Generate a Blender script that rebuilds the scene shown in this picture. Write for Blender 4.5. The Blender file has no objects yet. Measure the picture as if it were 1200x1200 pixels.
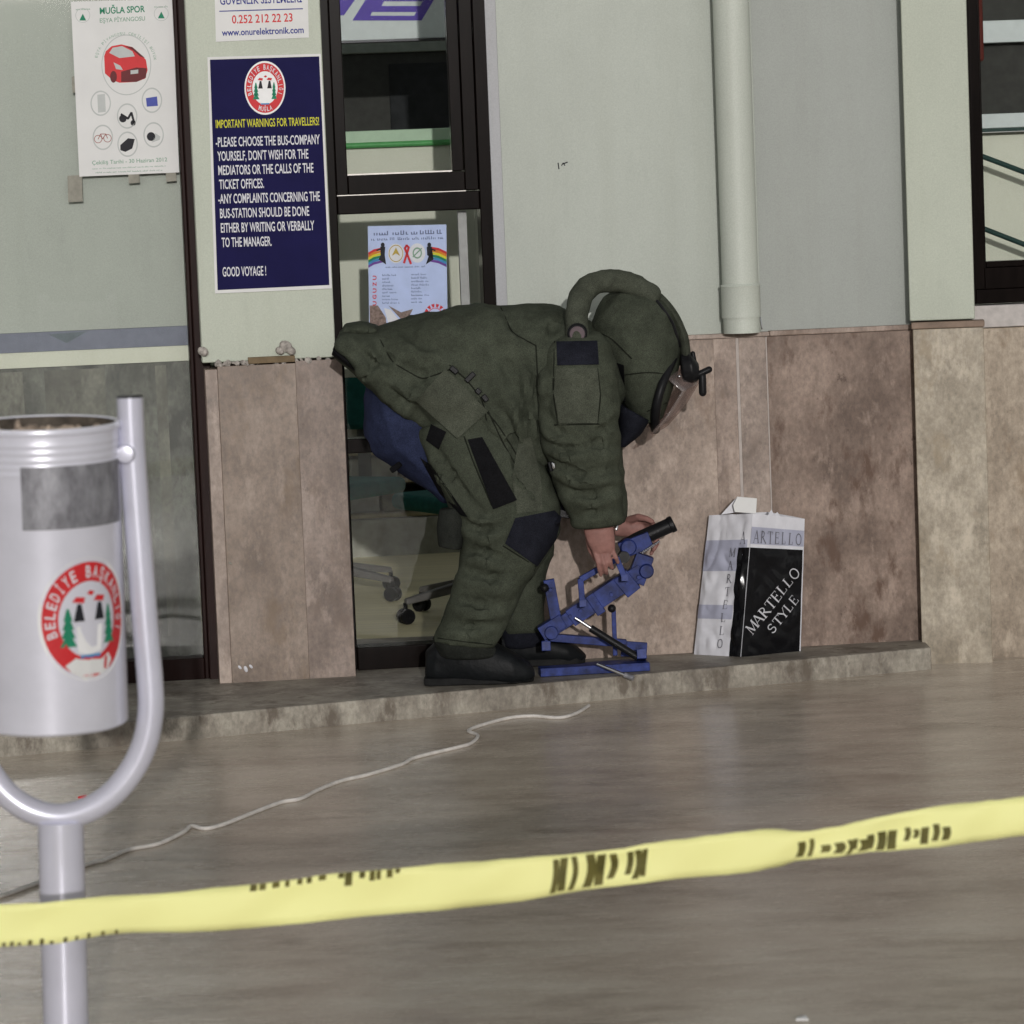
import bpy, bmesh, math, random
from mathutils import Vector, Matrix, noise
from mathutils.bvhtree import BVHTree
from mathutils.geometry import delaunay_2d_cdt
random.seed(7)
C = bpy.context.scene.collection
SC = bpy.context.scene
R = math.radians

# ---------------------------------------------------------------- camera
FPX = 3900.0; CAMH = 1.5; ROLL = R(2.3); PITCH = R(5.2)
fwd = Vector((0, math.cos(PITCH), -math.sin(PITCH)))
rgt0 = Vector((1, 0, 0)); up0 = rgt0.cross(fwd)
rgt = math.cos(ROLL)*rgt0 - math.sin(ROLL)*up0
upv = math.sin(ROLL)*rgt0 + math.cos(ROLL)*up0
CAM = Vector((0, 0, CAMH))
cd = bpy.data.cameras.new('camera'); cam = bpy.data.objects.new('camera', cd); C.objects.link(cam)
cd.sensor_width = 36; cd.lens = FPX/1200*36; cd.clip_start = 0.1; cd.clip_end = 500
m = Matrix((rgt, upv, -fwd)).transposed().to_4x4(); m.translation = CAM
cam.matrix_world = m; SC.camera = cam
cd.dof.use_dof = True; cd.dof.focus_distance = 10.2; cd.dof.aperture_fstop = 8.0

# ---------------------------------------------------------------- light
SUN_EL = R(9.0); SUN_HEAD = R(-4.5)          # heading of the light, measured from +Y towards +X
w = bpy.data.worlds.new('World'); SC.world = w; w.use_nodes = True
nt = w.node_tree; bg = nt.nodes['Background']; bg.inputs[1].default_value = 0.15
sky = nt.nodes.new('ShaderNodeTexSky'); sky.sky_type = 'NISHITA'; sky.sun_disc = False
sky.sun_elevation = SUN_EL; sky.sun_rotation = math.pi + SUN_HEAD
hs = nt.nodes.new('ShaderNodeHueSaturation'); hs.inputs['Saturation'].default_value = 0.12
nt.links.new(sky.outputs[0], hs.inputs['Color']); nt.links.new(hs.outputs[0], bg.inputs[0])
sd = bpy.data.lights.new('sun', 'SUN'); sd.energy = 2.0; sd.angle = R(0.6); sd.color = (1.0, 0.96, 0.93)
so = bpy.data.objects.new('sun', sd); C.objects.link(so)
ld = Vector((math.sin(SUN_HEAD)*math.cos(SUN_EL), math.cos(SUN_HEAD)*math.cos(SUN_EL), -math.sin(SUN_EL)))
so.rotation_euler = ld.to_track_quat('-Z', 'Y').to_euler(); so.location = (-1, -6, 4)
vs = SC.view_settings; vs.view_transform = 'Standard'; vs.look = 'None'; vs.gamma = 1; vs.exposure = -0.35

# ---------------------------------------------------------------- pixel <-> place
def ray(x, y): return fwd + rgt*((x-600)/FPX) - upv*((y-600)/FPX)
def P(x, y, Y):
    d = ray(x, y); return CAM + d*(Y/d.y)
def G(x, y, z=0.0):
    d = ray(x, y); return CAM + d*((z-CAMH)/d.z)
YAW = math.atan(0.12)
FO = Vector((0.253, 10.5, 0)); FU = Vector((math.cos(YAW), math.sin(YAW), 0)); FN = Vector((math.sin(YAW), -math.cos(YAW), 0))
def fp(s, d, z): return FO + FU*s + FN*d + Vector((0, 0, z))
def pxf(x, y, d):
    r = ray(x, y); o = FO + FN*d
    return CAM + r*((o-CAM).dot(FN)/r.dot(FN))
def S(x, y, d=0): return (pxf(x, y, d)-FO).dot(FU)
def Z(x, y, d=0): return pxf(x, y, d).z

# ---------------------------------------------------------------- mesh helpers
class MB:
    def __init__(s): s.v = []; s.f = []
    def add(s, vs, fs):
        o = len(s.v); s.v += [Vector(v) for v in vs]; s.f += [tuple(i+o for i in f) for f in fs]; return s
    def hexa(s, p):   # 8 points: bottom ring 0-3, top ring 4-7
        return s.add(p, [(0,3,2,1),(4,5,6,7),(0,1,5,4),(1,2,6,5),(2,3,7,6),(3,0,4,7)])
    def box(s, a, b):
        (x0,y0,z0),(x1,y1,z1) = a, b
        return s.hexa([(x0,y0,z0),(x1,y0,z0),(x1,y1,z0),(x0,y1,z0),(x0,y0,z1),(x1,y0,z1),(x1,y1,z1),(x0,y1,z1)])
    def fbox(s, s0, s1, z0, z1, d0, d1):
        return s.hexa([fp(s0,d1,z0),fp(s1,d1,z0),fp(s1,d0,z0),fp(s0,d0,z0),fp(s0,d1,z1),fp(s1,d1,z1),fp(s1,d0,z1),fp(s0,d0,z1)])
    def tube(s, pts, r, n=12, cap=True, round_=False):
        pts = [Vector(p) for p in pts]
        rs = list(r) if hasattr(r, '__len__') else [r]*len(pts)
        if round_:
            a = (pts[0]-pts[1]).normalized(); b = (pts[-1]-pts[-2]).normalized()
            q=[]; qr=[]
            for t in (0.95,0.75,0.4): q.append(pts[0]+a*rs[0]*t); qr.append(rs[0]*math.sqrt(1-t*t))
            q+=pts; qr+=rs
            for t in (0.4,0.75,0.95): q.append(pts[-1]+b*rs[-1]*t); qr.append(rs[-1]*math.sqrt(1-t*t))
            pts=q; rs=qr
        t0 = (pts[1]-pts[0]).normalized()
        nrm = t0.orthogonal().normalized(); V=[]; F=[]
        for i,p in enumerate(pts):
            t = (pts[min(i+1,len(pts)-1)]-pts[max(i-1,0)]).normalized()
            nrm = (nrm - t*nrm.dot(t)).normalized(); b = t.cross(nrm)
            for k in range(n):
                a = 2*math.pi*k/n; V.append(p + (nrm*math.cos(a)+b*math.sin(a))*rs[i])
        for i in range(len(pts)-1):
            for k in range(n):
                F.append((i*n+k, i*n+(k+1)%n, (i+1)*n+(k+1)%n, (i+1)*n+k))
        if cap: F.append(tuple(range(n))[::-1]); F.append(tuple(range((len(pts)-1)*n, len(pts)*n)))
        return s.add(V, F)
    def bar(s, a, b, w_, d_, side=Vector((0,1,0))):   # square bar from a to b
        a=Vector(a); b=Vector(b); t=(b-a).normalized(); e=(side-t*side.dot(t)).normalized(); f=t.cross(e)
        e=e*d_/2; f=f*w_/2
        return s.hexa([a-e-f,a+e-f,a+e+f,a-e+f,b-e-f,b+e-f,b+e+f,b-e+f])
    def loft(s, secs, n=28, pw=2.3):    # secs: (ax,ay,bx,by,Yc,hd)
        V=[]; F=[]
        for (ax,ay,bx,by,Y,hd) in secs:
            a=P(ax,ay,Y); b=P(bx,by,Y); c=(a+b)/2; e=(b-a)/2
            for k in range(n):
                th=2*math.pi*k/n; cx=math.cos(th); sy=math.sin(th)
                V.append(c+e*(math.copysign(abs(cx)**(2/pw),cx))+Vector((0,hd,0))*(math.copysign(abs(sy)**(2/pw),sy)))
        m_=len(secs)
        for i in range(m_-1):
            for k in range(n): F.append((i*n+k,i*n+(k+1)%n,(i+1)*n+(k+1)%n,(i+1)*n+k))
        F.append(tuple(range(n))[::-1]); F.append(tuple(range((m_-1)*n,m_*n)))
        return s.add(V,F)
    def ell(s, c, ax, n=20, mm=12, rot=None):
        V=[];F=[]; c=Vector(c)
        for i in range(mm+1):
            ph=math.pi*i/mm
            for k in range(n):
                th=2*math.pi*k/n
                v=Vector((ax[0]*math.sin(ph)*math.cos(th),ax[1]*math.sin(ph)*math.sin(th),ax[2]*math.cos(ph)))
                if rot: v=rot@v
                V.append(c+v)
        for i in range(mm):
            for k in range(n): F.append((i*n+k,(i+1)*n+k,(i+1)*n+(k+1)%n,i*n+(k+1)%n))
        return s.add(V,F)
    def lathe(s, prof, c, ax, n=48):   # prof: (r, h) along axis
        ax=Vector(ax).normalized(); e=ax.orthogonal().normalized(); f=ax.cross(e); c=Vector(c); V=[];F=[]
        for r_,h in prof:
            for k in range(n):
                a=2*math.pi*k/n; V.append(c+ax*h+(e*math.cos(a)+f*math.sin(a))*r_)
        for i in range(len(prof)-1):
            for k in range(n): F.append((i*n+k,i*n+(k+1)%n,(i+1)*n+(k+1)%n,(i+1)*n+k))
        return s.add(V,F)
    def plate(s, front, back):     # prism from two matching outlines
        n=len(front); F=[tuple(range(n)),tuple(range(n,2*n))[::-1]]
        for k in range(n): F.append((k,n+k,n+(k+1)%n,(k+1)%n))
        return s.add(list(front)+list(back),F)
    def mesh(s, name):
        me=bpy.data.meshes.new(name); me.from_pydata([tuple(v) for v in s.v],[],s.f); me.validate()
        b=bmesh.new(); b.from_mesh(me); bmesh.ops.remove_doubles(b,verts=b.verts,dist=1e-6); bmesh.ops.recalc_face_normals(b,faces=b.faces); b.to_mesh(me); b.free()
        return me
def put(name, me, mat, parent=None, smooth=False, bevel=0, seg=2, label=None):
    o=bpy.data.objects.new(name, me); C.objects.link(o)
    if mat is not None: me.materials.clear(); me.materials.append(mat)
    for p in me.polygons: p.use_smooth=smooth or bevel>0
    if parent is not None:
        o.parent=parent; o.matrix_parent_inverse=Matrix.Translation(-parent.location)
    if bevel:
        b=o.modifiers.new('bevel','BEVEL'); b.width=bevel; b.segments=seg; b.limit_method='ANGLE'; b.angle_limit=R(35)
        b.harden_normals=True
    if smooth=='auto' or (smooth and not bevel): 
        try:
            me.set_sharp_from_angle(angle=R(40))
        except Exception: pass
    if label: o['label']=label
    return o
def obj(name, mb, mat, parent=None, **k): return put(name, mb.mesh(name), mat, parent, **k)
def tag(o, label, cat, group=None):
    o['label']=label; o['category']=cat
    if group: o['group']=group
    return o
def thing(name, label, cat, loc, group=None):
    o=bpy.data.objects.new(name,None); C.objects.link(o); o.location=loc; o.empty_display_size=.1
    return tag(o,label,cat,group)
def struct(name, mb, mat, kind='structure', **k):
    o=obj(name,mb,mat,**k); o['kind']=kind; return o
def evalmesh(mb, voxel, smooth_it, name='tmp'):
    me=mb.mesh(name); o=bpy.data.objects.new(name,me); C.objects.link(o)
    r=o.modifiers.new('r','REMESH'); r.mode='VOXEL'; r.voxel_size=voxel
    if smooth_it:
        sm=o.modifiers.new('s','SMOOTH'); sm.factor=.5; sm.iterations=smooth_it
    dg=bpy.context.evaluated_depsgraph_get(); dg.update()
    out=bpy.data.meshes.new_from_object(o.evaluated_get(dg))
    bpy.data.objects.remove(o); bpy.data.meshes.remove(me); out.name=name
    return out

# ---------------------------------------------------------------- materials
def new_mat(name):
    m_=bpy.data.materials.new(name); m_.use_nodes=True; nt_=m_.node_tree
    return m_, nt_, nt_.nodes['Principled BSDF']
def ramp(nt_, fac, stops):
    r=nt_.nodes.new('ShaderNodeValToRGB'); e=r.color_ramp.elements
    while len(e)<len(stops): e.new(0.5)
    for k,(p,c) in enumerate(stops):
        e[k].position=p; e[k].color=(c[0],c[1],c[2],1) if hasattr(c,'__len__') else (c,c,c,1)
    nt_.links.new(fac,r.inputs[0]); return r.outputs[0]
def ntex(nt_, scale, detail=4, rough=.55, stretch=(1,1,1), seed=0.0, coord='Object'):
    tc=nt_.nodes.new('ShaderNodeTexCoord'); mp=nt_.nodes.new('ShaderNodeMapping')
    mp.inputs['Scale'].default_value=stretch; mp.inputs['Location'].default_value=(seed*1.7,seed*.9,seed*2.3)
    nt_.links.new(tc.outputs[coord],mp.inputs[0])
    n=nt_.nodes.new('ShaderNodeTexNoise'); n.inputs['Scale'].default_value=scale; n.inputs['Detail'].default_value=detail; n.inputs['Roughness'].default_value=rough
    nt_.links.new(mp.outputs[0],n.inputs['Vector']); return n.outputs['Fac']
def mix(nt_, fac, a, b, mode='MIX'):
    x=nt_.nodes.new('ShaderNodeMix'); x.data_type='RGBA'; x.blend_type=mode
    for k,v in ((0,fac),(6,a),(7,b)):
        if hasattr(v,'links') or hasattr(v,'is_linked'): nt_.links.new(v,x.inputs[k])
        elif k==0: x.inputs[0].default_value=v
        else: x.inputs[k].default_value=(v[0],v[1],v[2],1)
    return x.outputs[2]
def bump(nt_, p, h, strength=.3, dist=.002):
    b=nt_.nodes.new('ShaderNodeBump'); b.inputs['Strength'].default_value=strength; b.inputs['Distance'].default_value=dist
    nt_.links.new(h,b.inputs['Height']); nt_.links.new(b.outputs[0],p.inputs['Normal'])
def mat(name, col, rough=.6, metal=0, var=.12, scale=30, bmp=0, bscale=200, spec=.18, seed=0.0, stretch=(1,1,1), coat=0):
    m_,t,p=new_mat(name); f=ntex(t,scale,5,.6,stretch,seed)
    lo=[c*(1-var) for c in col]; hi=[min(1,c*(1+var)) for c in col]
    t.links.new(ramp(t,f,[(.3,lo),(.7,hi)]),p.inputs['Base Color'])
    p.inputs['Roughness'].default_value=rough; p.inputs['Metallic'].default_value=metal
    if spec is not None: p.inputs['Specular IOR Level'].default_value=spec
    if coat: p.inputs['Coat Weight'].default_value=coat
    if bmp: bump(t,p,ntex(t,bscale,3,.6),bmp)
    return m_
def plaster(name, col, seed):
    m_,t,p=new_mat(name)
    f=ntex(t,2.2,5,.6,(1,1,.6),seed); g=ntex(t,240,2,.5)
    c=ramp(t,f,[(.3,[x*.9 for x in col]),(.7,[x*1.05 for x in col])])
    dirt=ramp(t,ntex(t,9,6,.7,(1,1,.35),seed+4),[(.57,0.0),(.78,.35)])
    c=mix(t,dirt,c,[x*.72 for x in col])
    c=mix(t,ramp(t,ntex(t,1.0,5,.65,(11,11,.55),seed+8),[(.52,0.0),(.72,.22)]),c,[col[0]*.80,col[1]*.78,col[2]*.74])
    c=mix(t,.07,c,ramp(t,g,[(.3,.0),(.7,1.0)]),'OVERLAY')
    t.links.new(c,p.inputs['Base Color']); p.inputs['Roughness'].default_value=.55
    bump(t,p,ntex(t,90,4,.6),.12,.001); return m_
def marble(name, a, b, stain, seed, st=.5, rough=.36):
    m_,t,p=new_mat(name)
    f=ntex(t,5.5,9,.66,(1,1,.75),seed); v=ntex(t,11,6,.7,(1.6,1.6,.25),seed+3); g=ntex(t,70,5,.7,(1,1,.7),seed)
    c=ramp(t,f,[(.36,[x*.80 for x in a]),(.5,[(x+y)/2 for x,y in zip(a,b)]),(.62,[min(1,x*1.08) for x in b])])
    c=mix(t,ramp(t,v,[(.5,0.0),(.70,.38)]),c,[x*.75 for x in a])
    c=mix(t,.33,c,ramp(t,g,[(.3,.1),(.7,.9)]),'OVERLAY')
    s=ntex(t,7,7,.65,(1.3,1.3,.6),seed+9)
    c=mix(t,ramp(t,s,[(.54,0.0),(.64,min(1,st*1.4))]),c,stain)
    w_=ntex(t,16,6,.7,(1,1,.5),seed+15)
    c=mix(t,ramp(t,w_,[(.55,0.0),(.68,.5)]),c,[min(1,x*1.5+.03) for x in b])
    k_=ntex(t,26,5,.75,(1.2,1.2,.7),seed+21)
    c=mix(t,ramp(t,k_,[(.63,0.0),(.70,st)]),c,[x*.6 for x in stain])
    t.links.new(c,p.inputs['Base Color'])
    t.links.new(ramp(t,g,[(.2,rough-.08),(.8,rough+.14)]),p.inputs['Roughness']); p.inputs['Specular IOR Level'].default_value=.3
    bump(t,p,g,.12,.001); return m_
def glass(name, tint=(.985,.99,.985), refl=1.0):
    m_=bpy.data.materials.new(name); m_.use_nodes=True; t=m_.node_tree; t.nodes.clear()
    o=t.nodes.new('ShaderNodeOutputMaterial'); tr=t.nodes.new('ShaderNodeBsdfTransparent'); gl=t.nodes.new('ShaderNodeBsdfGlossy'); mx=t.nodes.new('ShaderNodeMixShader')
    tr.inputs[0].default_value=(*tint,1); gl.inputs['Roughness'].default_value=.03
    fr=t.nodes.new('ShaderNodeFresnel'); fr.inputs[0].default_value=1.45
    ml=t.nodes.new('ShaderNodeMath'); ml.operation='MULTIPLY'; ml.inputs[1].default_value=refl
    sm=ntex(t,6,4,.6); ad=t.nodes.new('ShaderNodeMath'); ad.operation='MULTIPLY_ADD'; ad.inputs[1].default_value=.06; ad.inputs[2].default_value=.0
    t.links.new(sm,ad.inputs[0])
    t.links.new(fr.outputs[0],ml.inputs[0]); t.links.new(ml.outputs[0],mx.inputs[0]); t.links.new(tr.outputs[0],mx.inputs[1]); t.links.new(gl.outputs[0],mx.inputs[2]); t.links.new(mx.outputs[0],o.inputs[0])
    return m_
def cloth(name, col, var=.18, rough=.9, weave=420):
    m_,t,p=new_mat(name)
    f=ntex(t,7,6,.65); g=ntex(t,weave,2,.5); k=ntex(t,60,4,.6)
    c=ramp(t,f,[(.3,[x*(1-var) for x in col]),(.7,[x*(1+var) for x in col])])
    c=mix(t,.4,c,ramp(t,g,[(.3,.05),(.7,.95)]),'OVERLAY'); c=mix(t,.4,c,ramp(t,ntex(t,22,6,.7),[(.3,.2),(.7,.8)]),'OVERLAY')
    t.links.new(c,p.inputs['Base Color']); p.inputs['Roughness'].default_value=rough
    p.inputs['Specular IOR Level'].default_value=.04
    b=t.nodes.new('ShaderNodeMath'); b.operation='MULTIPLY_ADD'; b.inputs[1].default_value=.25
    t.links.new(g,b.inputs[0]); t.links.new(k,b.inputs[2]); bump(t,p,b.outputs[0],.5,.003)
    return m_
def ground_mat():
    m_,t,p=new_mat('worn_stone_paving')
    a=(.42,.345,.272); b=(.63,.55,.45); dk=(.24,.185,.138)
    f=ntex(t,1.0,8,.68,(1.9,4.2,1)); g=ntex(t,1.0,7,.72,(5,15,1),2.); h=ntex(t,120,4,.7)
    L=ntex(t,.7,3,.5,(1,1,1),5.)
    c=ramp(t,f,[(.36,a),(.64,b)])
    c=mix(t,ramp(t,g,[(.44,0.0),(.70,.4)]),c,b)
    c=mix(t,ramp(t,ntex(t,1,7,.7,(2.6,6,1),8.),[(.52,0.0),(.70,.7)]),c,dk)
    c=mix(t,.3,c,ramp(t,L,[(.3,.3),(.7,.7)]),'OVERLAY')
    c=mix(t,.35,c,ramp(t,h,[(.25,.2),(.75,.8)]),'OVERLAY')
    t.links.new(c,p.inputs['Base Color'])
    t.links.new(ramp(t,g,[(.2,.20),(.8,.33)]),p.inputs['Roughness']); p.inputs['Specular IOR Level'].default_value=.45
    bump(t,p,h,.05,.001); return m_

M={}
M['ground']=ground_mat()
M['kerb']=marble('kerb_stone',(0.210,0.184,0.152),(0.323,0.299,0.251),(0.114,0.092,0.071),31,.6,.5)
M['plaster']=plaster('pale_green_plaster',(.415,.445,.395),1)
M['plaster_cream']=plaster('pale_green_pillar_plaster',(.46,.495,.41),2)
M['plaster_shaded']=plaster('shaded_green_plaster',(.32,.34,.315),3)  # shade on the recessed wall put into its colour as a greyer tone
M['marble_wall']=marble('pink_marble',(0.230,0.170,0.138),(0.332,0.261,0.217),(0.170,0.117,0.084),5,.5)
M['marble_pink']=marble('pale_pink_marble',(0.263,0.205,0.171),(0.350,0.281,0.237),(0.175,0.128,0.103),8,.4)
M['marble_dark']=marble('brown_stained_marble',(0.158,0.108,0.082),(0.256,0.190,0.152),(0.094,0.051,0.032),11,.7)
M['marble_left']=marble('left_marble',(0.180,0.133,0.101),(0.264,0.208,0.169),(0.170,0.117,0.073),14,.5)
M['marble_light']=marble('yellowish_marble',(0.299,0.253,0.188),(0.407,0.359,0.284),(0.262,0.202,0.127),17,.4)
M['grout']=mat('pale_grout',(.45,.40,.37),.8)
M['frame']=mat('dark_brown_window_frame',(.006,.004,.0035),.22,spec=.06,var=.3,scale=40,stretch=(1,1,.2))
M['framebrown']=mat('brown_post',(.020,.010,.009),.4,spec=.06,var=.3,scale=25,stretch=(1,1,.2))
M['gasket']=mat('alu_bead',(.35,.33,.31),.4,.6)
M['glass']=glass('window_glass')
M['pipe']=plaster('painted_pipe',(.50,.53,.47),6)
M['white']=mat('white_paint',(.72,.73,.70),.5,var=.06)
M['paper']=mat('white_paper',(.70,.70,.69),.7,var=.04,scale=8)
M['badge_white']=mat('badge_white',(.82,.82,.82),.45,var=.03)
M['navy']=mat('navy_print',(.010,.009,.058),.45,spec=.03,var=.12,scale=10)
M['ink_white']=mat('white_ink',(.68,.68,.72),.6,var=.03)
M['ink_yellow']=mat('yellow_ink',(.62,.60,.04),.6,var=.03)
M['ink_red']=mat('red_ink',(.58,.03,.035),.5,var=.06)
M['ink_blue']=mat('blue_ink',(.03,.04,.24),.6,var=.05)
M['ink_green']=mat('green_ink',(.02,.22,.12),.6,var=.1)
M['ink_black']=mat('black_ink',(.02,.02,.025),.6,var=.1)
M['ink_grey']=mat('grey_ink',(.30,.31,.31),.6,var=.05)
M['ink_lightgrey']=mat('light_grey_ink',(.48,.50,.49),.6,var=.05)
M['ink_greengrey']=mat('grey_green_ink',(.22,.36,.27),.6,var=.05)
M['ink_paleblue']=mat('pale_blue_paper',(.47,.55,.80),.5,var=.08,scale=14)
M['ink_orange']=mat('orange_ink',(.65,.22,.03),.6)
M['ink_sky']=mat('sky_ink',(.06,.25,.5),.6)
M['ink_violet']=mat('violet_ink',(.16,.06,.3),.6)
M['ink_brown']=mat('brown_photo_ink',(.22,.16,.14),.6,var=.5,scale=120)
M['purple']=mat('purple_letters',(.11,.07,.42),.5)
M['silver']=mat('silver_paint',(.74,.74,.82),.32,.25,var=.05,scale=12,coat=.3)
M['silver2']=mat('silver_tube_paint',(.67,.67,.77),.30,.25,var=.05,scale=12,coat=.3)
def galv():
    m_,t,p=new_mat('galvanised_plate'); f=ntex(t,28,6,.75,(1,1,.45),3)
    t.links.new(ramp(t,f,[(.32,(.13,.125,.14)),(.5,(.25,.25,.27)),(.7,(.40,.40,.43))]),p.inputs['Base Color'])
    p.inputs['Roughness'].default_value=.5; p.inputs['Metallic'].default_value=.3; return m_
M['galv']=galv()
M['darkmetal']=mat('dark_metal',(.05,.05,.055),.4,.6)
M['chrome']=mat('bright_steel',(.7,.7,.72),.2,1.0,var=.04)
M['black']=mat('black_plastic',(.010,.010,.011),.42,spec=.15,var=.2)
M['tape']=mat('yellow_tape',(1.0,.98,.42),.5,var=.03,scale=5)
M['tapeink']=mat('tape_black_print',(.13,.115,.03),.6,var=.4)
M['adhesive']=mat('old_adhesive_tape',(.27,.26,.22),.6,var=.2)
M['green']=cloth('olive_suit_cloth',(.053,.060,.044))
M['green2']=cloth('olive_sleeve_cloth',(.056,.063,.046))
M['green3']=cloth('olive_panel_cloth',(.064,.070,.053),var=.14)
M['dkgreen']=cloth('dark_olive_cloth',(.022,.024,.021))
M['navycloth']=cloth('navy_trousers_cloth',(.023,.029,.062))
M['kneecloth']=cloth('blue_black_pad_cloth',(.014,.015,.021))
M['blackcloth']=cloth('black_cloth',(.008,.008,.009))
M['seam']=cloth('seam_thread',(.018,.020,.015))
M['boot']=mat('black_boot_leather',(.008,.009,.010),.5,spec=.12,var=.3,scale=25,bmp=.4,bscale=120)
M['sole']=mat('grey_rubber_sole',(.018,.018,.018),.7,spec=.05,var=.3)
M['skin']=mat('skin',(.28,.145,.125),.5,var=.16,scale=45,bmp=.15,bscale=300)
M['blue']=mat('worn_blue_paint',(.020,.034,.150),.45,var=.6,scale=30,bmp=.15,bscale=90)
M['wood']=mat('teal_seat_fabric',(.02,.12,.105),.9,var=.2)
M['cream']=mat('cream_floor_tiles',(.88,.80,.52),.35,var=.13,scale=3,stretch=(.6,9,1))
M['inwall']=plaster('interior_wall',(.50,.49,.40),9)
M['partition']=plaster('pale_partition_board',(.64,.66,.55),12)
M['shopboard']=plaster('shop_board',(.40,.43,.385),13)
M['bluegrey']=mat('blue_grey_band',(.20,.215,.27),.5,var=.08)
M['teal_dark']=mat('dark_triangle',(.14,.17,.19),.5)
M['counter']=marble('dark_green_counter_marble',(.055,.058,.048),(.135,.14,.118),(.025,.027,.021),22,.6)
M['counter_light']=marble('lighter_counter_marble',(.08,.08,.064),(.16,.16,.13),(.09,.09,.07),25,.5)
M['cabinet']=mat('charcoal_cabinet',(.05,.051,.047),.6,spec=.05,var=.15)
M['cabinet2']=mat('black_cabinet_door',(.022,.024,.026),.6,spec=.05,var=.4,scale=12)
M['cabgrey']=mat('grey_green_rail',(.25,.28,.25),.5)
M['signwhite']=mat('white_sign_board',(.60,.66,.66),.4,var=.05)
M['greenrail']=mat('pale_green_rail',(.42,.58,.42),.4,var=.06)
M['greenedge']=mat('green_edge',(.10,.36,.12),.35)
M['darkgreen']=mat('dark_green_tube',(.02,.05,.045),.4)
M['redcurtain']=mat('red_cloth',(.10,.02,.015),.8)
M['olivebox']=mat('olive_files',(.16,.15,.10),.8,var=.4,scale=18)
M['tan']=mat('tan_board',(.33,.29,.19),.7,var=.3,scale=15)
M['greybox']=mat('grey_box',(.33,.33,.29),.7,var=.25,scale=12)
M['chairgrey']=mat('grey_chair_base',(.14,.135,.13),.4,var=.15)
M['bagwhite']=mat('white_bag_paper',(.62,.62,.66),.38,var=.08,scale=18)
M['bagband']=mat('grey_bag_band',(.36,.37,.46),.42,var=.08,scale=18)
M['bagblack']=mat('glossy_black_bag_paper',(.006,.006,.007),.16,var=.2)
M['bagink']=mat('grey_bag_letters',(.13,.13,.15),.5)
M['bagink2']=mat('pale_bag_letters',(.50,.50,.53),.5)
M['brownbox']=mat('brown_card',(.17,.125,.075),.8,var=.2)
M['wire']=mat('pale_cord',(.66,.63,.59),.6,var=.15)
def visor_mat():
    m_=bpy.data.materials.new('clear_visor'); m_.use_nodes=True; t=m_.node_tree; t.nodes.clear()
    o=t.nodes.new('ShaderNodeOutputMaterial'); a=t.nodes.new('ShaderNodeBsdfTransparent'); b=t.nodes.new('ShaderNodeBsdfGlossy'); x=t.nodes.new('ShaderNodeMixShader')
    a.inputs[0].default_value=(.93,.87,.86,1); b.inputs['Roughness'].default_value=.12
    f=t.nodes.new('ShaderNodeMath'); f.operation='MULTIPLY_ADD'; f.inputs[1].default_value=.16; f.inputs[2].default_value=.08; df=t.nodes.new('ShaderNodeBsdfDiffuse'); df.inputs[0].default_value=(.45,.38,.36,1); x2=t.nodes.new('ShaderNodeMixShader'); x2.inputs[0].default_value=.22; t.links.new(a.outputs[0],x2.inputs[1]); t.links.new(df.outputs[0],x2.inputs[2])
    t.links.new(ntex(t,20,4,.6),f.inputs[0]); t.links.new(f.outputs[0],x.inputs[0]); t.links.new(x2.outputs[0],x.inputs[1]); t.links.new(b.outputs[0],x.inputs[2]); t.links.new(x.outputs[0],o.inputs[0]); return m_
M['visor']=visor_mat()

# ---------------------------------------------------------------- text as geometry
_tc={}
def glyphs(txt, bold=0.0):
    k=(txt,bold)
    if k in _tc: return _tc[k]
    cu=bpy.data.curves.new('t','FONT'); cu.body=txt; cu.size=1; cu.offset=bold; cu.resolution_u=3
    o=bpy.data.objects.new('t',cu); C.objects.link(o); dg=bpy.context.evaluated_depsgraph_get(); dg.update()
    me=bpy.data.meshes.new_from_object(o.evaluated_get(dg))
    v=[(x.co.x,x.co.y) for x in me.vertices]; f=[tuple(p.vertices) for p in me.polygons]
    bpy.data.objects.remove(o); bpy.data.curves.remove(cu); bpy.data.meshes.remove(me)
    x0=min([a for a,_ in v],default=0); x1=max([a for a,_ in v],default=.3)
    _tc[k]=([(a-x0,b) for a,b in v],f,x1-x0); return _tc[k]
CAP=0.70
def text(mb, mp, txt, a, b, h, bold=0.0, upvec=None):
    """txt from a to b (baseline ends, in the map's 2-D units) with cap height h; mp(x,y) -> place"""
    v,f,wd=glyphs(txt,bold); ax=Vector(a); bx=Vector(b); ex=(bx-ax)/wd
    n=upvec if upvec else Vector((ex.y,-ex.x)).normalized()
    n=Vector(n)*h/CAP
    mb.add([mp(*(ax+ex*x+n*y)) for x,y in v], f)
def arctext(mb, mp, txt, c, r, a0, a1, h, wid, bold=0.0, inward=False):
    ch=[g for g in txt]; N=len(ch)
    for i,g in enumerate(ch):
        if g==' ': continue
        t=R(a0+(a1-a0)*(i+.5)/N); v,f,wd=glyphs(g,bold); sx=wid/max(wd,.35)*(0.5 if g in 'Iİ' else 1)
        rad=Vector((math.cos(t),math.sin(t))); tan=Vector((math.sin(t),-math.cos(t)))
        if inward: rad=-rad; tan=-tan
        base=Vector(c)+Vector((math.cos(t),math.sin(t)))*r
        mb.add([mp(*(base+tan*(x-wd/2)*sx+rad*(y*h/CAP-h/2))) for x,y in v], f)
def disc(mb, mp, c, rx, ry, n=36): mb.add([mp(c[0]+rx*math.cos(2*math.pi*k/n),c[1]+ry*math.sin(2*math.pi*k/n)) for k in range(n)],[tuple(range(n))])
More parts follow.
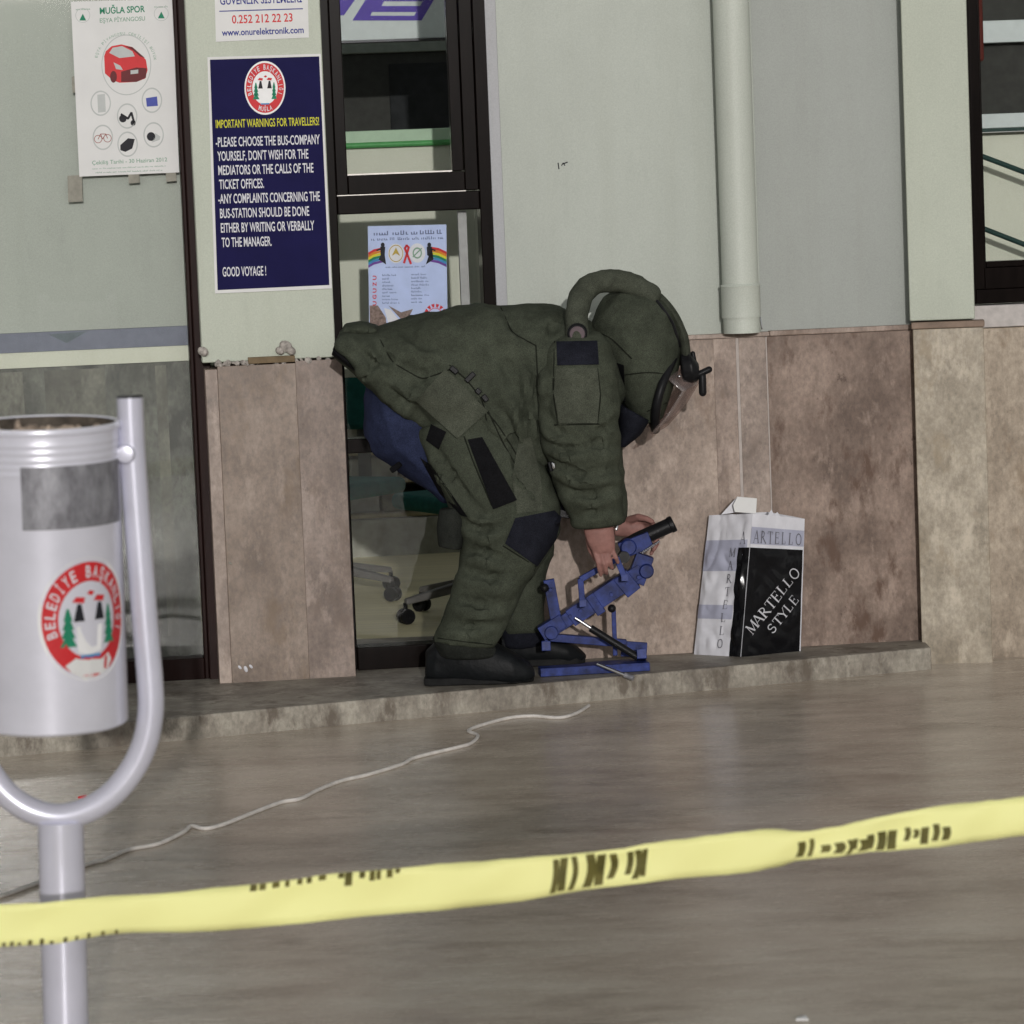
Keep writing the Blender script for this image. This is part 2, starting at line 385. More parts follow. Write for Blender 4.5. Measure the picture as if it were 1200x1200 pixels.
def ringp(mb, mp, c, r0, r1, ratio=1.0, n=48):
    V=[mp(c[0]+r*math.cos(2*math.pi*k/n),c[1]+r*ratio*math.sin(2*math.pi*k/n)) for k in range(n) for r in (r0,r1)]
    mb.add(V,[(2*k,2*k+1,(2*k+3)%(2*n),(2*k+2)%(2*n)) for k in range(n)])
def poly(mb, mp, pts): mb.add([mp(*p) for p in pts],[tuple(range(len(pts)))])
def stroke(mb, mp, pts, wd):
    for a,b in zip(pts,pts[1:]):
        a=Vector(a); b=Vector(b); t=(b-a)
        if t.length<1e-9: continue
        n=Vector((-t.y,t.x)).normalized()*wd/2; t=t.normalized()*wd*.2
        poly(mb,mp,[a-n-t,b-n+t,b+n+t,a+n-t])
def scribble(mb, mp, x0, y0, x1, y1, h, ww=5.0):
    """illegible small print: word-length runs of uneven ticks"""
    a=Vector((x0,y0)); b=Vector((x1,y1)); L=(b-a).length; t=(b-a)/L; n=Vector((t.y,-t.x)); x=0
    while x<L:
        wl=min(L-x,random.uniform(.6,2.2)*ww); k=x
        while k<x+wl-.5:
            hh=h*random.choice((.6,.6,.7,1.0)); q=a+t*k
            poly(mb,mp,[q,q+t*h*.26,q+t*h*.26+n*hh,q+n*hh]); 
            if random.random()<.5: poly(mb,mp,[q,q+t*h*.6,q+t*h*.6+n*h*.2,q+n*h*.2])
            k+=h*.62
        x+=wl+h*.7
def emblem(mp, parent, worn=False):
    """round municipal badge in unit coordinates; mp(x,y,layer)"""
    L=lambda l:(lambda x,y:mp(x,y,l))
    a=MB(); disc(a,L(1),(0,0),1,1,56); base=obj('badge_backing',a,M['badge_white'],parent)
    a=MB(); ringp(a,L(2),(0,0),.62,.93); obj('badge_ring',a,M['ink_red'],base)
    a=MB(); arctext(a,L(3),'BELEDİYE BAŞKANLIĞI',(0,0),.775,202,-22,.19,.105,.02); worn or arctext(a,L(3),'MUĞLA',(0,0),.785,245,295,.17,.105,.02,True); obj('lettering',a,M['ink_white'],base)
    a=MB()
    for sx in (-1,1):
        cx=.22*sx; poly(a,L(2),[(cx-.11,-.02),(cx+.11,-.02),(cx+.05,.26),(cx-.03,.26)])
    obj('badge_chimneys',a,M['ink_black'],base)
    a=MB()
    for sx in (-1,1):
        cx=.22*sx; poly(a,L(3),[(cx-.13,.30),(cx+.1,.27),(cx+.13,.36),(cx-.05,.38)]); 
    poly(a,L(3),[(-.05,.42),(.05,.38),(.12,.44),(.02,.47)])
    obj('badge_caps',a,M['ink_red'],base)
    a=MB()
    for sx,kk in ((-1,1.0),(1,.85)):
        cx=.44*sx
        for q in range(4):
            y=-.42+.14*q; wv=(.16-.025*q)*kk
            poly(a,L(3),[(cx-wv,y),(cx+wv,y),(cx+wv*.25,y+.2),(cx-wv*.25,y+.2)])
    obj('badge_trees',a,M['ink_green'],base)
    a=MB(); poly(a,L(2),[(-.26,-.52),(-.03,-.57),(.23,-.52),(.27,-.1),(-.28,-.1)]); obj('badge_building',a,M['badge_white'],base)
    a=MB(); poly(a,L(4),[(-.22,-.62),(.2,-.62),(.2,-.57),(-.22,-.57)]); obj('badge_stripe',a,M['ink_sky'],base)
    if worn:
        a=MB()
        for q in ([(-.52,-.72),(-.30,-.60),(-.24,-.72),(-.36,-.88)],[(-.30,-.62),(-.02,-.66),(-.02,-.90),(-.34,-.88)],[(-.03,-.645),(.22,-.67),(.26,-.90),(-.03,-.93)],[(.20,-.68),(.40,-.58),(.48,-.70),(.36,-.86),(.25,-.91)],[(-.34,-.87),(-.02,-.89),(.24,-.90),(.1,-.955),(-.18,-.96)]): poly(a,L(4),q)
        w0=obj('badge_wear',a,M['paper'],base)
        a=MB(); poly(a,L(5),[(.30,-.64),(.37,-.62),(.33,-.84),(.27,-.82)]); poly(a,L(5),[(-.2,-.9),(.05,-.93),(.2,-.9),(.02,-.88)]); obj('badge_flake',a,M['ink_red'],w0)
    return base

# ================================================================ SETTING
g=MB(); g.add([(-40,-30,0),(40,-30,0),(40,40,0),(-40,40,0)],[(0,1,2,3)]); struct('pavement',g,M['ground'])
def kf(x): return 9.40+(x+1.488)*0.365
g=MB(); xr=1.305
xs=[-3.2,-2.45,-1.72,-1.02,-.34,.36,1.02,xr]
lo=[Vector((x,kf(x),-.02)) for x in (-6.0,xr)]+[Vector((xr,11.2,-.02)),Vector((-6.0,11.2,-.02))]
g.plate([p+Vector((0,0,.09)) for p in lo],lo)
struct('step',g,M['kerb'],bevel=.006)

g=MB(); g.box((-30,-26.3,-.1),(30,-26,4.7)); struct('unseen_dark_wall',g,mat('added_dim_wall',(.10,.10,.095),.8))  # added out of view behind the camera to darken reflections in glass and paving
# ================================================================ BUILDING
bl=thing('station_building','pale green station building with marble lower walls, brown windows and a downpipe','building',fp(0,0,0))
ZT=3.3; ZW=1.065; ZB=.055
PD=.10                                   # left pillar stands proud
sPL0=S(231,300,PD); sPL1=S(390,340,PD); sW0=S(579,300); sPipeL=S(836,200); sRec=S(886,200)
PR=.065; sPR0=S(1061,200,PR); sPR1=S(1128,200,PR)
# left pillar
a=MB(); a.fbox(sPL0,sPL1,ZW,ZT,-.25,PD); obj('pillar_plaster',a,M['plaster_cream'],bl,bevel=.004,label='narrow pale green pillar carrying the notices')
mx=S(354,600,PD+.02)
a=MB(); a.fbox(sPL0+.045,mx-.0001,ZB,ZW-.012,-.2,PD+.0185); obj('marble_slab',a,M['marble_left'],bl,bevel=.0008)
a=MB(); a.fbox(mx+.0001,S(404,500,PD+.02),ZB,ZW-.006,-.2,PD+.018); obj('marble_slab',a,marble('left_marble_b',(0.188,0.140,0.113),(0.282,0.223,0.190),(0.153,0.108,0.081),41,.5),bl,bevel=.0008)
a=MB(); a.fbox(sPL0+.006,sPL0+.0449,ZB,ZW-.02,-.2,PD+.012); obj('marble_edge_strip',a,M['marble_pink'],bl,bevel=.002)
a=MB(); a.fbox(S(290,415,PD),S(345,415,PD),ZW-.008,ZW+.012,PD,PD+.024); obj('ledge_tile',a,M['brownbox'],bl,bevel=.002)
a=MB()
for k in range(26):
    s_=random.uniform(sPL0+.03,sPL1-.01); a.ell(fp(s_,PD+.006+random.random()*.012,ZW-.008+random.random()*.008),[random.uniform(.005,.016),random.uniform(.004,.010),random.uniform(.004,.014)],7,5,Matrix.Rotation(random.random()*3,3,'Y'))
for (x,y,q) in ((335,406,.022),(341,411,.016),(328,411,.015),(238,412,.018)): a.ell(pxf(x,y,PD+.012),[q,.012,q*.8],8,6,Matrix.Rotation(.6,3,'Y'))
obj('crumbling_plaster',a,mat('crumbled_plaster',(.36,.33,.30),.9,var=.5,scale=60),bl)
for (x,y,d,q) in ((288,784,PD+.020,.014),(281,782,PD+.020,.010),(294,781,PD+.020,.010),(270,660,PD+.0195,.008)):
    a=MB(); a.ell(pxf(x,y,d),[q*.75,.002,q*.42],9,6,Matrix.Rotation(q*90,3,'Y')); obj('marble_chip',a,M['adhesive'] if q<.009 else M['bagwhite'],bl,smooth=True)
# main wall
a=MB(); a.fbox(sW0,sRec,ZW+.012,ZT,-.25,0); obj('wall',a,M['plaster'],bl)
a=MB(); a.fbox(sW0+.001,sW0+.036,ZW+.02,ZT-.01,-.1,.004); obj('reveal_strip',a,plaster('reveal_grey',(.37,.375,.39),19),bl,bevel=.002)
a=MB(); a.fbox(sRec+.0015,sPR0+.06,ZW+.012,ZT,-.25,-.006); obj('wall',a,M['plaster_shaded'],bl,label='stretch of wall behind the downpipe with shade painted in as grey')
def slab(x0,x1,y,d,mt,zt=ZW,dd=None,name='marble_slab'):
    a=MB(); a.fbox(S(x0,y,d)+.0001,S(x1,y,d)-.0001,ZB,zt,-.2,d); return obj(name,a,mt,bl,bevel=.0006)
slab(584,715,580,.020,M['marble_wall']); slab(715,842,580,.020,marble('pink_marble_b',(0.256,0.195,0.156),(0.350,0.278,0.229),(0.204,0.142,0.103),51,.5))
slab(842,868,580,.0215,M['marble_wall']); slab(868,871.5,580,.0235,M['grout'],name='grout_line'); slab(871.5,903,580,.0225,M['marble_pink']); slab(903,904.6,580,.0235,M['grout'],name='grout_line')
slab(904.6,1080,580,.0215,M['marble_dark'])
a=MB(); a.fbox(sW0+.004,sRec+.02,ZW+.001,ZW+.016,-.2,.030); obj('marble_cap',a,M['marble_pink'],bl,bevel=.003)
a=MB(); a.fbox(sRec+.021,sPR0+.04,ZW+.001,ZW+.018,-.2,.026); obj('marble_cap',a,M['marble_wall'],bl,bevel=.003)
# window wall reveal below the frame is glass; right pillar
def turned(mb):                       # the right pillar is set square to the approach, not to the facade
    c=fp(sPR0,PR,0); rot=Matrix.Rotation(R(-13.5),4,'Z')
    mb.v=[c+(rot@(v-c)) for v in mb.v]; return mb
a=MB(); a.fbox(sPR0,sPR1+.02,ZW+.03,ZT,-.3,PR); obj('pillar_plaster',turned(a),M['plaster_cream'],bl,bevel=.004,label='pale green pillar right of the downpipe')
sm0=S(1076,580,PR+.01); sm1=S(1156,580,PR+.01)
a=MB(); a.fbox(sm0,sm1,-.01,ZW+.004,-.3,PR+.012); obj('marble_slab',turned(a),M['marble_light'],bl,bevel=.003)
a=MB(); a.fbox(sm0-.004,sm1+.003,ZW+.005,ZW+.026,-.3,PR+.016); obj('marble_cap',turned(a),mat('brown_cap',(.22,.16,.12),.5,var=.3,scale=14),bl,bevel=.003)
# right bay
RD=.02
s0=S(1140,580,RD); s1=s0+1.4
a=MB(); a.fbox(s0,s1+5,-.01,ZW-.004,-.25,RD+.02); obj('marble_slab',a,marble('right_marble',(0.269,0.216,0.162),(0.369,0.310,0.242),(0.224,0.162,0.105),61,.5),bl,bevel=.003)
zs0=Z(1170,383,RD); zs1=Z(1170,357,RD)
a=MB(); a.fbox(s0-.03,s1,zs0,zs1,-.2,RD+.03); obj('window_sill',a,mat('stone_sill',(.47,.44,.42),.6,var=.15),bl,bevel=.004)
# window builder
def frame_piece(name,s0,s1,z0,z1,d0,d1,par,mt='frame',bv=.004):
    a=MB(); a.fbox(s0,s1,z0,z1,d0,d1); return obj(name,a,M[mt],par,bevel=bv)
# --- right window
a=MB(); zr0=Z(1170,355,RD); zr1=Z(1170,306,RD); f0=S(1125,150,RD); f1=S(1153,150,RD)
a.fbox(f0,f0+.038,zr0,ZT-.1,-.08,RD+.005); a.fbox(f0+.0385,f1-.008,zr0+.045,ZT-.1,-.08,RD-.006); a.fbox(f1-.0075,f1,zr0+.08,ZT-.1,-.08,RD-.016)
a.fbox(f0+.0385,s1-.1,zr0,zr0+.0445,-.08,RD+.003); a.fbox(f1-.007,s1-.1,zr0+.045,zr1-.02,-.08,RD-.008); a.fbox(f1+.001,s1-.1,zr1-.0195,zr1,-.08,RD-.018)
wr=obj('window_frame',a,M['frame'],bl,bevel=.003)
a=MB(); a.fbox(f1-.01,s1-.1,zr1-.03,ZT-.1,-.045,-.040); obj('glass_pane',a,M['glass'],wr)
a=MB(); a.fbox(s1-.1,s1+5,ZW,ZT,-.25,RD); obj('wall',a,M['plaster'],bl)
# --- middle window
A=lambda x:S(x,100); B=lambda x:S(x,300)
yz=lambda y:Z(465,y)
a=MB(); top=ZT-.1
a.fbox(A(374),A(389),yz(782),top,-.10,.0); a.fbox(A(557),A(573),yz(782),top,-.10,.0)
a.fbox(A(389)+.0005,A(557)-.0005,yz(249),yz(227),-.10,-.002)
a.fbox(B(389)+.01,B(557)-.02,Z(425,531),Z(425,514),-.10,-.004); a.fbox(A(389)+.0005,A(557)-.0005,yz(784),yz(757),-.10,-.004)
wm=obj('window_frame',a,M['frame'],bl,bevel=.004)
a=MB(); a.fbox(A(389.5),A(403),yz(226),top-.03,-.07,-.012); a.fbox(A(541),A(556.5),yz(226),top-.03,-.07,-.010); a.fbox(A(527),A(540.6),yz(203),top-.03,-.07,-.024)
a.fbox(A(403)+.0005,A(541)-.0005,yz(226),yz(203.5),-.07,-.012)
sash=obj('sash',a,M['frame'],wm,bevel=.003)
a=MB(); a.fbox(A(402),A(528),yz(205),top-.05,-.055,-.050); obj('glass_pane',a,M['glass'],sash)
a=MB(); a.fbox(A(403)+.001,A(527)-.001,yz(203.4),yz(201.8),-.05,-.026); obj('bead',a,M['gasket'],sash)
a=MB(); a.fbox(A(389)+.001,A(541),yz(227.2),yz(226.2),-.02,-.0015); obj('bead',a,M['gasket'],wm)
a=MB(); a.fbox(A(390),A(552),Z(425,514),yz(249)+.004,-.060,-.055); a.fbox(A(390),A(556),yz(760),Z(425,531),-.060,-.055); obj('glass_pane',a,M['glass'],wm)
a=MB(); a.fbox(B(541),B(551),Z(425,514),yz(250),-.09,-.062); obj('pale_strip',a,mat('pale_inner_bead',(.36,.36,.36),.5),wm)
# --- left shop window
a=MB(); Lx=lambda x:S(x,600)
sl=fp
p0=Lx(222); p1=Lx(231); p2=Lx(243)
a.fbox(S(207,100),S(212,100),.06,ZT-.1,-.10,-.012); a.fbox(S(212,100)+.0006,S(231,100),.06,ZT-.1,-.10,.006)
a.fbox(-6.0,S(207,100)-.0006,Z(120,808),Z(120,778),-.10,-.010); 
ws=obj('window_frame',a,M['framebrown'],bl,bevel=.004)
a=MB(); a.fbox(-6.0,S(207,100)-.001,Z(120,779),ZT-.1,-.066,-.060); obj('glass_pane',a,M['glass'],ws)
zb1=Z(100,387,-.1); zb0=Z(100,410,-.1); zc1=Z(100,428,-.1)
a=MB(); a.fbox(-6.0,S(208,100)-.004,zb1+.0008,ZT-.1,-.13,-.10); obj('backing_board',a,M['shopboard'],bl)
a=MB(); a.fbox(-6.0,S(208,100)-.004,zb0+.0008,zb1,-.13,-.096); band=obj('blue_band',a,M['bluegrey'],bl)
a=MB(); poly(a,lambda x,y:pxf(x,y,-.0945),[(57,392),(103,388),(78,402)]); obj('triangle_mark',a,M['teal_dark'],band)
a=MB(); a.fbox(-6.0,S(208,100)-.004,zc1,zb0,-.13,-.10); obj('backing_board',a,M['partition'],bl)
a=MB(); a.fbox(-6.0,S(208,100)-.004,.07,zc1-.0008,-.15,-.11); obj('counter_front',a,M['counter'],bl)
a=MB(); a.fbox(S(55,500,-.1),S(126,500,-.1),Z(90,560,-.1),zc1-.012,-.14,-.106); a.fbox(S(190,600,-.1),S(203,600,-.1),.2,zc1-.012,-.14,-.107); a.fbox(S(-30,500,-.1),S(30,500,-.1),Z(0,490,-.1),zc1-.012,-.14,-.1065); obj('counter_panel',a,M['counter_light'],bl)
# downpipe
pc=S(863,200,.065); pr=.0575
a=MB(); a.lathe([(pr,ZW+.017),(pr,ZT)],fp(pc,.065,0),(0,0,1),40)
dp=obj('downpipe',a,M['pipe'],bl,smooth=True,label='pale painted downpipe ending at the marble')
zc=Z(866,335,.065)
a=MB(); a.lathe([(pr+.0005,zc-.10),(pr+.004,zc-.10),(pr+.004,zc-.004),(pr+.006,zc),(pr+.004,zc+.004),(pr+.0005,zc+.006)],fp(pc,.065,0),(0,0,1),40); obj('pipe_collar',a,M['pipe'],dp,smooth=True)
a=MB(); a.tube([pxf(889,362,.03),pxf(891,374,.05),pxf(893,386,.045)],.003,8); obj('wire_clip',a,M['chrome'],dp,smooth=True)
# marks on the plaster
a=MB(); mk=lambda x,y:pxf(x,y,.0006)
stroke(a,mk,[(654,191),(655,198)],1.4); stroke(a,mk,[(658,194),(660,191),(662,194)],1.2); stroke(a,mk,[(660,192),(665,190)],1.4); obj('pen_mark',a,M['ink_black'],bl)
# interior: floor, walls behind
sI0=S(300,300)-.0; sI1=S(1500,300)
a=MB(); a.fbox(-2.0,sI1,.03,.068,-4.2,-.105); obj('interior_floor',a,M['cream'],bl)
a=MB(); a.fbox(-2.0,sI1,.068,1.35,-4.3,-4.2); obj('interior_wall',a,M['inwall'],bl)
a=MB(); a.fbox(-2.1,-2.0,.068,1.35,-4.2,-.3); a.fbox(sI1,sI1+.1,.068,1.35,-4.2,-.3); obj('interior_wall',a,M['inwall'],bl)

# ================================================================ INTERIOR THINGS
pt=thing('office_partition','pale office partition board with a green top edge behind the middle window','partition',fp(-.5,-1.0,.068))
zp=lambda y,d:Z(465,y,d)
a=MB(); a.fbox(-1.3,.6,zp(440,-1.0),zp(171,-1.0),-1.04,-1.0); obj('board',a,M['partition'],pt,bevel=.004)
a=MB(); a.fbox(-1.3,.6,zp(170.6,-1.0),zp(152,-1.0),-1.05,-.99); rl=obj('top_rail',a,M['greenrail'],pt,bevel=.004)
a=MB(); a.tube([fp(-1.3,-.985,zp(169,-1.0)),fp(.6,-.985,zp(169,-1.0))],.010,10); obj('green_edge',a,M['greenedge'],rl,smooth=True)
a=MB(); a.fbox(-1.3,-1.25,.068,zp(441,-1.0),-1.04,-1.0); a.fbox(.55,.6,.068,zp(441,-1.0),-1.04,-1.0); obj('post',a,M['chairgrey'],pt)
cb=thing('wall_cabinet','charcoal wall cabinet with a darker door seen through the upper sash','cabinet',fp(-.3,-2.6,1.7))
a=MB(); a.fbox(-1.3,.5,zp(160,-2.6),zp(62,-2.6),-3.0,-2.6); obj('cabinet_body',a,M['cabinet'],cb,bevel=.004)
a=MB(); a.fbox(S(456,100,-2.6),.2,zp(158,-2.6),zp(75,-2.6),-2.63,-2.59); obj('door',a,M['cabinet2'],cb,bevel=.003)
a=MB(); a.fbox(-1.3,.5,zp(61.6,-2.6),zp(48,-2.6),-3.0,-2.58); obj('top_rail',a,M['cabgrey'],cb,bevel=.004)
a=MB(); a.fbox(-1.29,-1.22,.07,zp(160.5,-2.6),-3.0,-2.9); a.fbox(.42,.49,.07,zp(160.5,-2.6),-3.0,-2.9); obj('cabinet_post',a,M['inwall'],cb)
hsn=thing('hanging_sign','white sign with large purple letters hanging inside the upper window','sign',fp(-.3,-1.6,zp(46,-1.6)))
a=MB(); a.fbox(S(330,50,-1.6),S(640,50,-1.6),zp(46,-1.6),ZT,-1.65,-1.6); obj('sign_board',a,M['signwhite'],hsn,bevel=.003)
a=MB(); a.fbox(S(330,50,-1.6),S(640,50,-1.6),zp(48.5,-1.6),zp(46.2,-1.6),-1.66,-1.59); obj('lower_edge',a,M['darkmetal'],hsn)
a=MB(); mp=lambda x,y:pxf(x,y,-1.598)
poly(a,mp,[(398,18),(403,18),(420,-6),(398,-6)])
poly(a,mp,[(413,24),(482,24),(486,18.4),(434,18.4),(436,14),(488,14),(493,7),(447,7),(450,1.5),(497,1.5),(500,-6),(432,-6)])
poly(a,mp,[(482,24),(494,24),(512,-6),(500,-6)]); obj('lettering',a,M['purple'],hsn)
ct=thing('shelf_unit','low shelf unit with muted files and boxes at the back of the office','shelf',fp(-.8,-3.6,.07))
sx0,sx1=-1.9,.6
for nm,ya,yb,mt in (('plinth',652,607,'greybox'),('shelf',606,601,'tan'),('shelf',566,561,'tan'),('shelf',532,528,'tan'),('shelf',486,482,'tan')):
    a=MB(); a.fbox(sx0,sx1,zp(ya,-3.5),zp(yb,-3.5),-4.1,-3.5); obj(nm,a,M[mt],ct,bevel=.006)
for ya,yb in ((601,570),(561,534),(528,490),(482,448)):
    x=sx0; 
    while x<sx1-.2:
        w_=random.uniform(.08,.3); a=MB(); a.fbox(x,x+w_-.006,zp(ya,-3.5)+.001,zp(ya,-3.5)+(zp(yb,-3.5)-zp(ya,-3.5))*random.uniform(.7,1),-4.0,-3.52-random.random()*.05)
        o=obj('file_box',a,M[random.choice(['olivebox','greybox','tan','olivebox','inwall'])],None,bevel=.01); tag(o,'muted file box on the low shelf at the back of the office','box','file boxes on the back shelf'); x+=w_
def chair(loc,rot,label):
    r=thing('office_chair',label,'chair',loc,'office chairs seen through the glass')
    T=lambda x,y,z:Vector(loc)+Matrix.Rotation(rot,3,'Z')@Vector((x,y,z))
    for k in range(5):
        t=2*math.pi*k/5; c,s_=math.cos(t),math.sin(t)
        a=MB(); e=Vector((-s_,c,0)); q0=Vector((c*.03,s_*.03,.125)); q1=Vector((c*.31,s_*.31,.080))
        a.hexa([T(*(q0-e*.024-Vector((0,0,.02)))),T(*(q1-e*.014-Vector((0,0,.012)))),T(*(q1+e*.014-Vector((0,0,.012)))),T(*(q0+e*.024-Vector((0,0,.02)))),T(*(q0-e*.02+Vector((0,0,.02)))),T(*(q1-e*.012+Vector((0,0,.010)))),T(*(q1+e*.012+Vector((0,0,.010)))),T(*(q0+e*.02+Vector((0,0,.02))))])
        lg=obj('leg',a,M['chairgrey'],r,bevel=.006)
        a=MB()
        for sd_ in (-1,1):
            cc=T(*(Vector((c*.31,s_*.31,.028))+e*.014*sd_)); ax=Matrix.Rotation(rot,3,'Z')@e
            a.lathe([(.006,-.009),(.026,-.009),(.028,0),(.026,.009),(.006,.009)],cc,ax,18)
        a.tube([T(c*.31,s_*.31,.02),T(c*.31,s_*.31,.075)],.008,8); obj('caster',a,M['black'],lg,smooth=True)
    a=MB(); a.lathe([(.0,.12),(.045,.10),(.045,.15),(.028,.17),(.028,.36),(.0,.36)],loc,(0,0,1),20); obj('column',a,M['chairgrey'],r,smooth=True)
    a=MB(); a.hexa([T(x,y,z) for z in (.385,.445) for x,y in ((-.24,-.23),(.24,-.23),(.24,.23),(-.24,.23))]); obj('seat',a,M['wood'],r,bevel=.025,seg=3)
    a=MB(); a.hexa([T(x,y,z) for z in (.62,1.0) for x,y in ((-.21,.22),(.21,.22),(.21,.28),(-.21,.28))]); obj('backrest',a,M['wood'],r,bevel=.025,seg=3)
    a=MB(); a.bar(T(0,.1,.37),T(0,.27,.40),.05,.02,Vector((0,0,1))); a.bar(T(0,.29,.38),T(0,.29,.8),.05,.015); obj('back_bracket',a,M['chairgrey'],r)
    return r
cs=G(475,731,.07); hub=cs+Vector((.275,.15,0)); ang=math.atan2(cs.y-hub.y,cs.x-hub.x)
chair((hub.x,hub.y,.068),ang,'teal office chair whose near caster stands closest to the glass')
cs=G(461,704,.07); hub=cs+Vector((-.26,.17,0)); ang=math.atan2(cs.y-hub.y,cs.x-hub.x)
chair((hub.x,hub.y,.068),ang,'teal office chair mostly hidden behind the left marble pillar')
# behind the right window
rk=thing('display_rack','white shelved rack with dark back panels behind the right window','rack',fp(2.2,-.6,.07))
zq=lambda y:Z(1175,y,-.6)
a=MB(); a.fbox(1.0,2.9,zq(152),ZT,-.68,-.64); obj('back_panel',a,M['cabinet'],rk)
a=MB(); a.fbox(1.0,2.9,zq(50),zq(24),-.64,-.58); sh=obj('shelf',a,M['signwhite'],rk,bevel=.003)
a=MB(); a.fbox(1.0,2.9,zq(150),zq(133),-.64,-.58); sh=obj('shelf',a,M['signwhite'],rk,bevel=.003)
a=MB(); a.fbox(1.0,2.9,zq(154),zq(150.3),-.63,-.575); obj('green_edge',a,M['darkgreen'],sh)
a=MB(); a.fbox(1.0,2.9,.07,zq(154.5),-.68,-.65); obj('lower_panel',a,M['partition'],rk)
a=MB()
for ya,yb in ((184,203),(268,288)): a.tube([pxf(1140,ya-5,-.5),pxf(1230,yb+10,-.5)],.009,10)
obj('tube',a,M['darkgreen'],rk,smooth=True)
a=MB(); a.fbox(S(1145,30,-.3),S(1153,30,-.3),Z(1152,72,-.3),ZT,-.33,-.3); tag(obj('red_curtain',a,M['redcurtain'],None,bevel=.01),'narrow red curtain edge beside the right window frame','curtain')

# ================================================================ NOTICES
def panel(name,label,cat,corners,d,mt,th=.0015):
    c=pxf(sum(p[0] for p in corners)/4,sum(p[1] for p in corners)/4,d)
    r=thing(name,label,cat,c)
    a=MB(); N=8; fr=[pxf(*p,d+th) for p in corners]; bk=[pxf(*p,d) for p in corners]
    a.plate(fr,bk); obj('sheet',a,mt,r)
    return r,(lambda L:(lambda x,y:pxf(x,y,d+th+.0004*L)))
# warning sign
r,mp=panel('warning_sign','navy warning sign with white lettering under a red round badge on the left pillar','sign',[(243,67),(376,63),(389,338),(252,344)],PD+.001,M['paper'],.004)
a=MB(); poly(a,mp(1),[(246,70),(374,66),(386,334),(255,340)]); obj('navy_panel',a,M['navy'],r)
emb=lambda x,y,l:pxf(310.5+x*24+(-y)*.6,103+(-y)*31.5-x*.6,PD+.005+.0004*(l+1))
emblem(emb,r)
a=MB(); U=Vector((-.04,-1)).normalized()
text(a,mp(2),'IMPORTANT WARNINGS FOR TRAVELLERS!',(253,150),(374,146.5),9.5,.012,U); obj('heading',a,M['ink_yellow'],r)
a=MB()
for t_,x0,x1,y in (('-PLEASE CHOOSE THE BUS-COMPANY',253,375,172),('YOURSELF, DON\'T WISH FOR THE',255,361.5,188.5),('MEDIATORS OR THE CALLS OF THE',256,367.5,205),('TICKET OFFICES.',257,309.5,221.5),('-ANY COMPLAINTS CONCERNING THE',256,375,238.5),('BUS-STATION SHOULD BE DONE',258,362.5,255.5),('EITHER BY WRITING OR VERBALLY',259,368.5,272.5),('TO THE MANAGER.',260,318.5,289.5),('GOOD VOYAGE !',261,312,324)):
    sl_=-.028; text(a,mp(2),t_,(x0,y),(x1,y+sl_*(x1-x0)),11,.014,U)
obj('lettering',a,M['ink_white'],r)
# phone notice
r,mp=panel('phone_notice','white notice with a red phone number above the navy sign','notice',[(250,-60),(359,-66),(362,44),(253,49)],PD+.001,M['paper'])
a=MB(); text(a,mp(1),'GÜVENLİK SİSTEMLERİ',(258,5.5),(354,2.5),9.5,.015,U); poly(a,mp(1),[(257,12.6),(355,9.6),(355,10.8),(257,13.8)]); text(a,mp(1),'www.onurelektronik.com',(260,42),(356,38.5),7.6,.02,U); text(a,mp(1),'ONUR ELEKTRONİK',(262,-15),(350,-18),12,.02,U); obj('blue_lettering',a,M['ink_blue'],r)
a=MB(); text(a,mp(1),'0.252 212 22 23',(272,27.5),(343,25),9.6,.015,U); obj('red_lettering',a,M['ink_red'],r)
# raffle poster on the shop glass
r,mp=panel('raffle_poster','white raffle poster with a red car and six small prize pictures on the shop glass','poster',[(83,2),(202,-1),(210,202),(93,207)],-.060,M['paper'])
a=MB(); text(a,mp(1),'MUĞLA SPOR',(117,16.5),(170,14),7.5,.02,U); 
for x,y in ((97,20),(189,17.5)): poly(a,mp(1),[(x-4,y+4),(x+4,y+4),(x,y-4)])
obj('green_lettering',a,M['ink_green'],r)
a=MB(); text(a,mp(1),'EŞYA PİYANGOSU',(117,26.5),(170,24),5.0,.01,U); text(a,mp(1),'Çekiliş Tarihi - 30 Haziran 2012',(108,193),(196,189),4.6,.01,U)
scribble(a,mp(1),108,198.5,195,195,1.6,5); scribble(a,mp(1),112,203,190,200,1.6,5)
for x,y in ((97,12),(189,9)): scribble(a,mp(1),x-8,y,x+8,y-.6,2.2,5)
arctext(a,lambda x,y:mp(1)(147+x,74-y),'EŞYA PİYANGOSU ÇEKİLİŞİ BÜYÜK',(0,0),35,170,5,3.2,2.6)
obj('grey_lettering',a,M['ink_greengrey'],r)
a=MB(); ringp(a,mp(1),(148,76),28.2,29.2,1.22)
for x,y in ((118,121),(178,117.5),(149,136),(120.5,161),(149.5,169),(180,158)): ringp(a,mp(1),(x,y),10.6,12,1.24)
for x,y in ((97,18),(189,16)): ringp(a,mp(1),(x,y),8,8.6,1.0)
obj('picture_rings',a,M['ink_lightgrey'],r)
a=MB(); poly(a,mp(1),[(122,66),(124,60),(131,54),(142,52),(155,55),(163,62),(171,70),(173,82),(170,92),(160,96),(140,97),(132,94),(123,86)])
car=obj('car_picture',a,M['ink_red'],r)
a=MB(); poly(a,mp(2),[(128,62),(132,56),(143,54),(155,60),(158,66),(140,68)]); poly(a,mp(2),[(133,73),(141,77),(144,82),(136,81)]); poly(a,mp(3),[(153,82.5),(162,81.5),(162,86),(153,87)]); obj('car_glass',a,M['ink_lightgrey'],car)
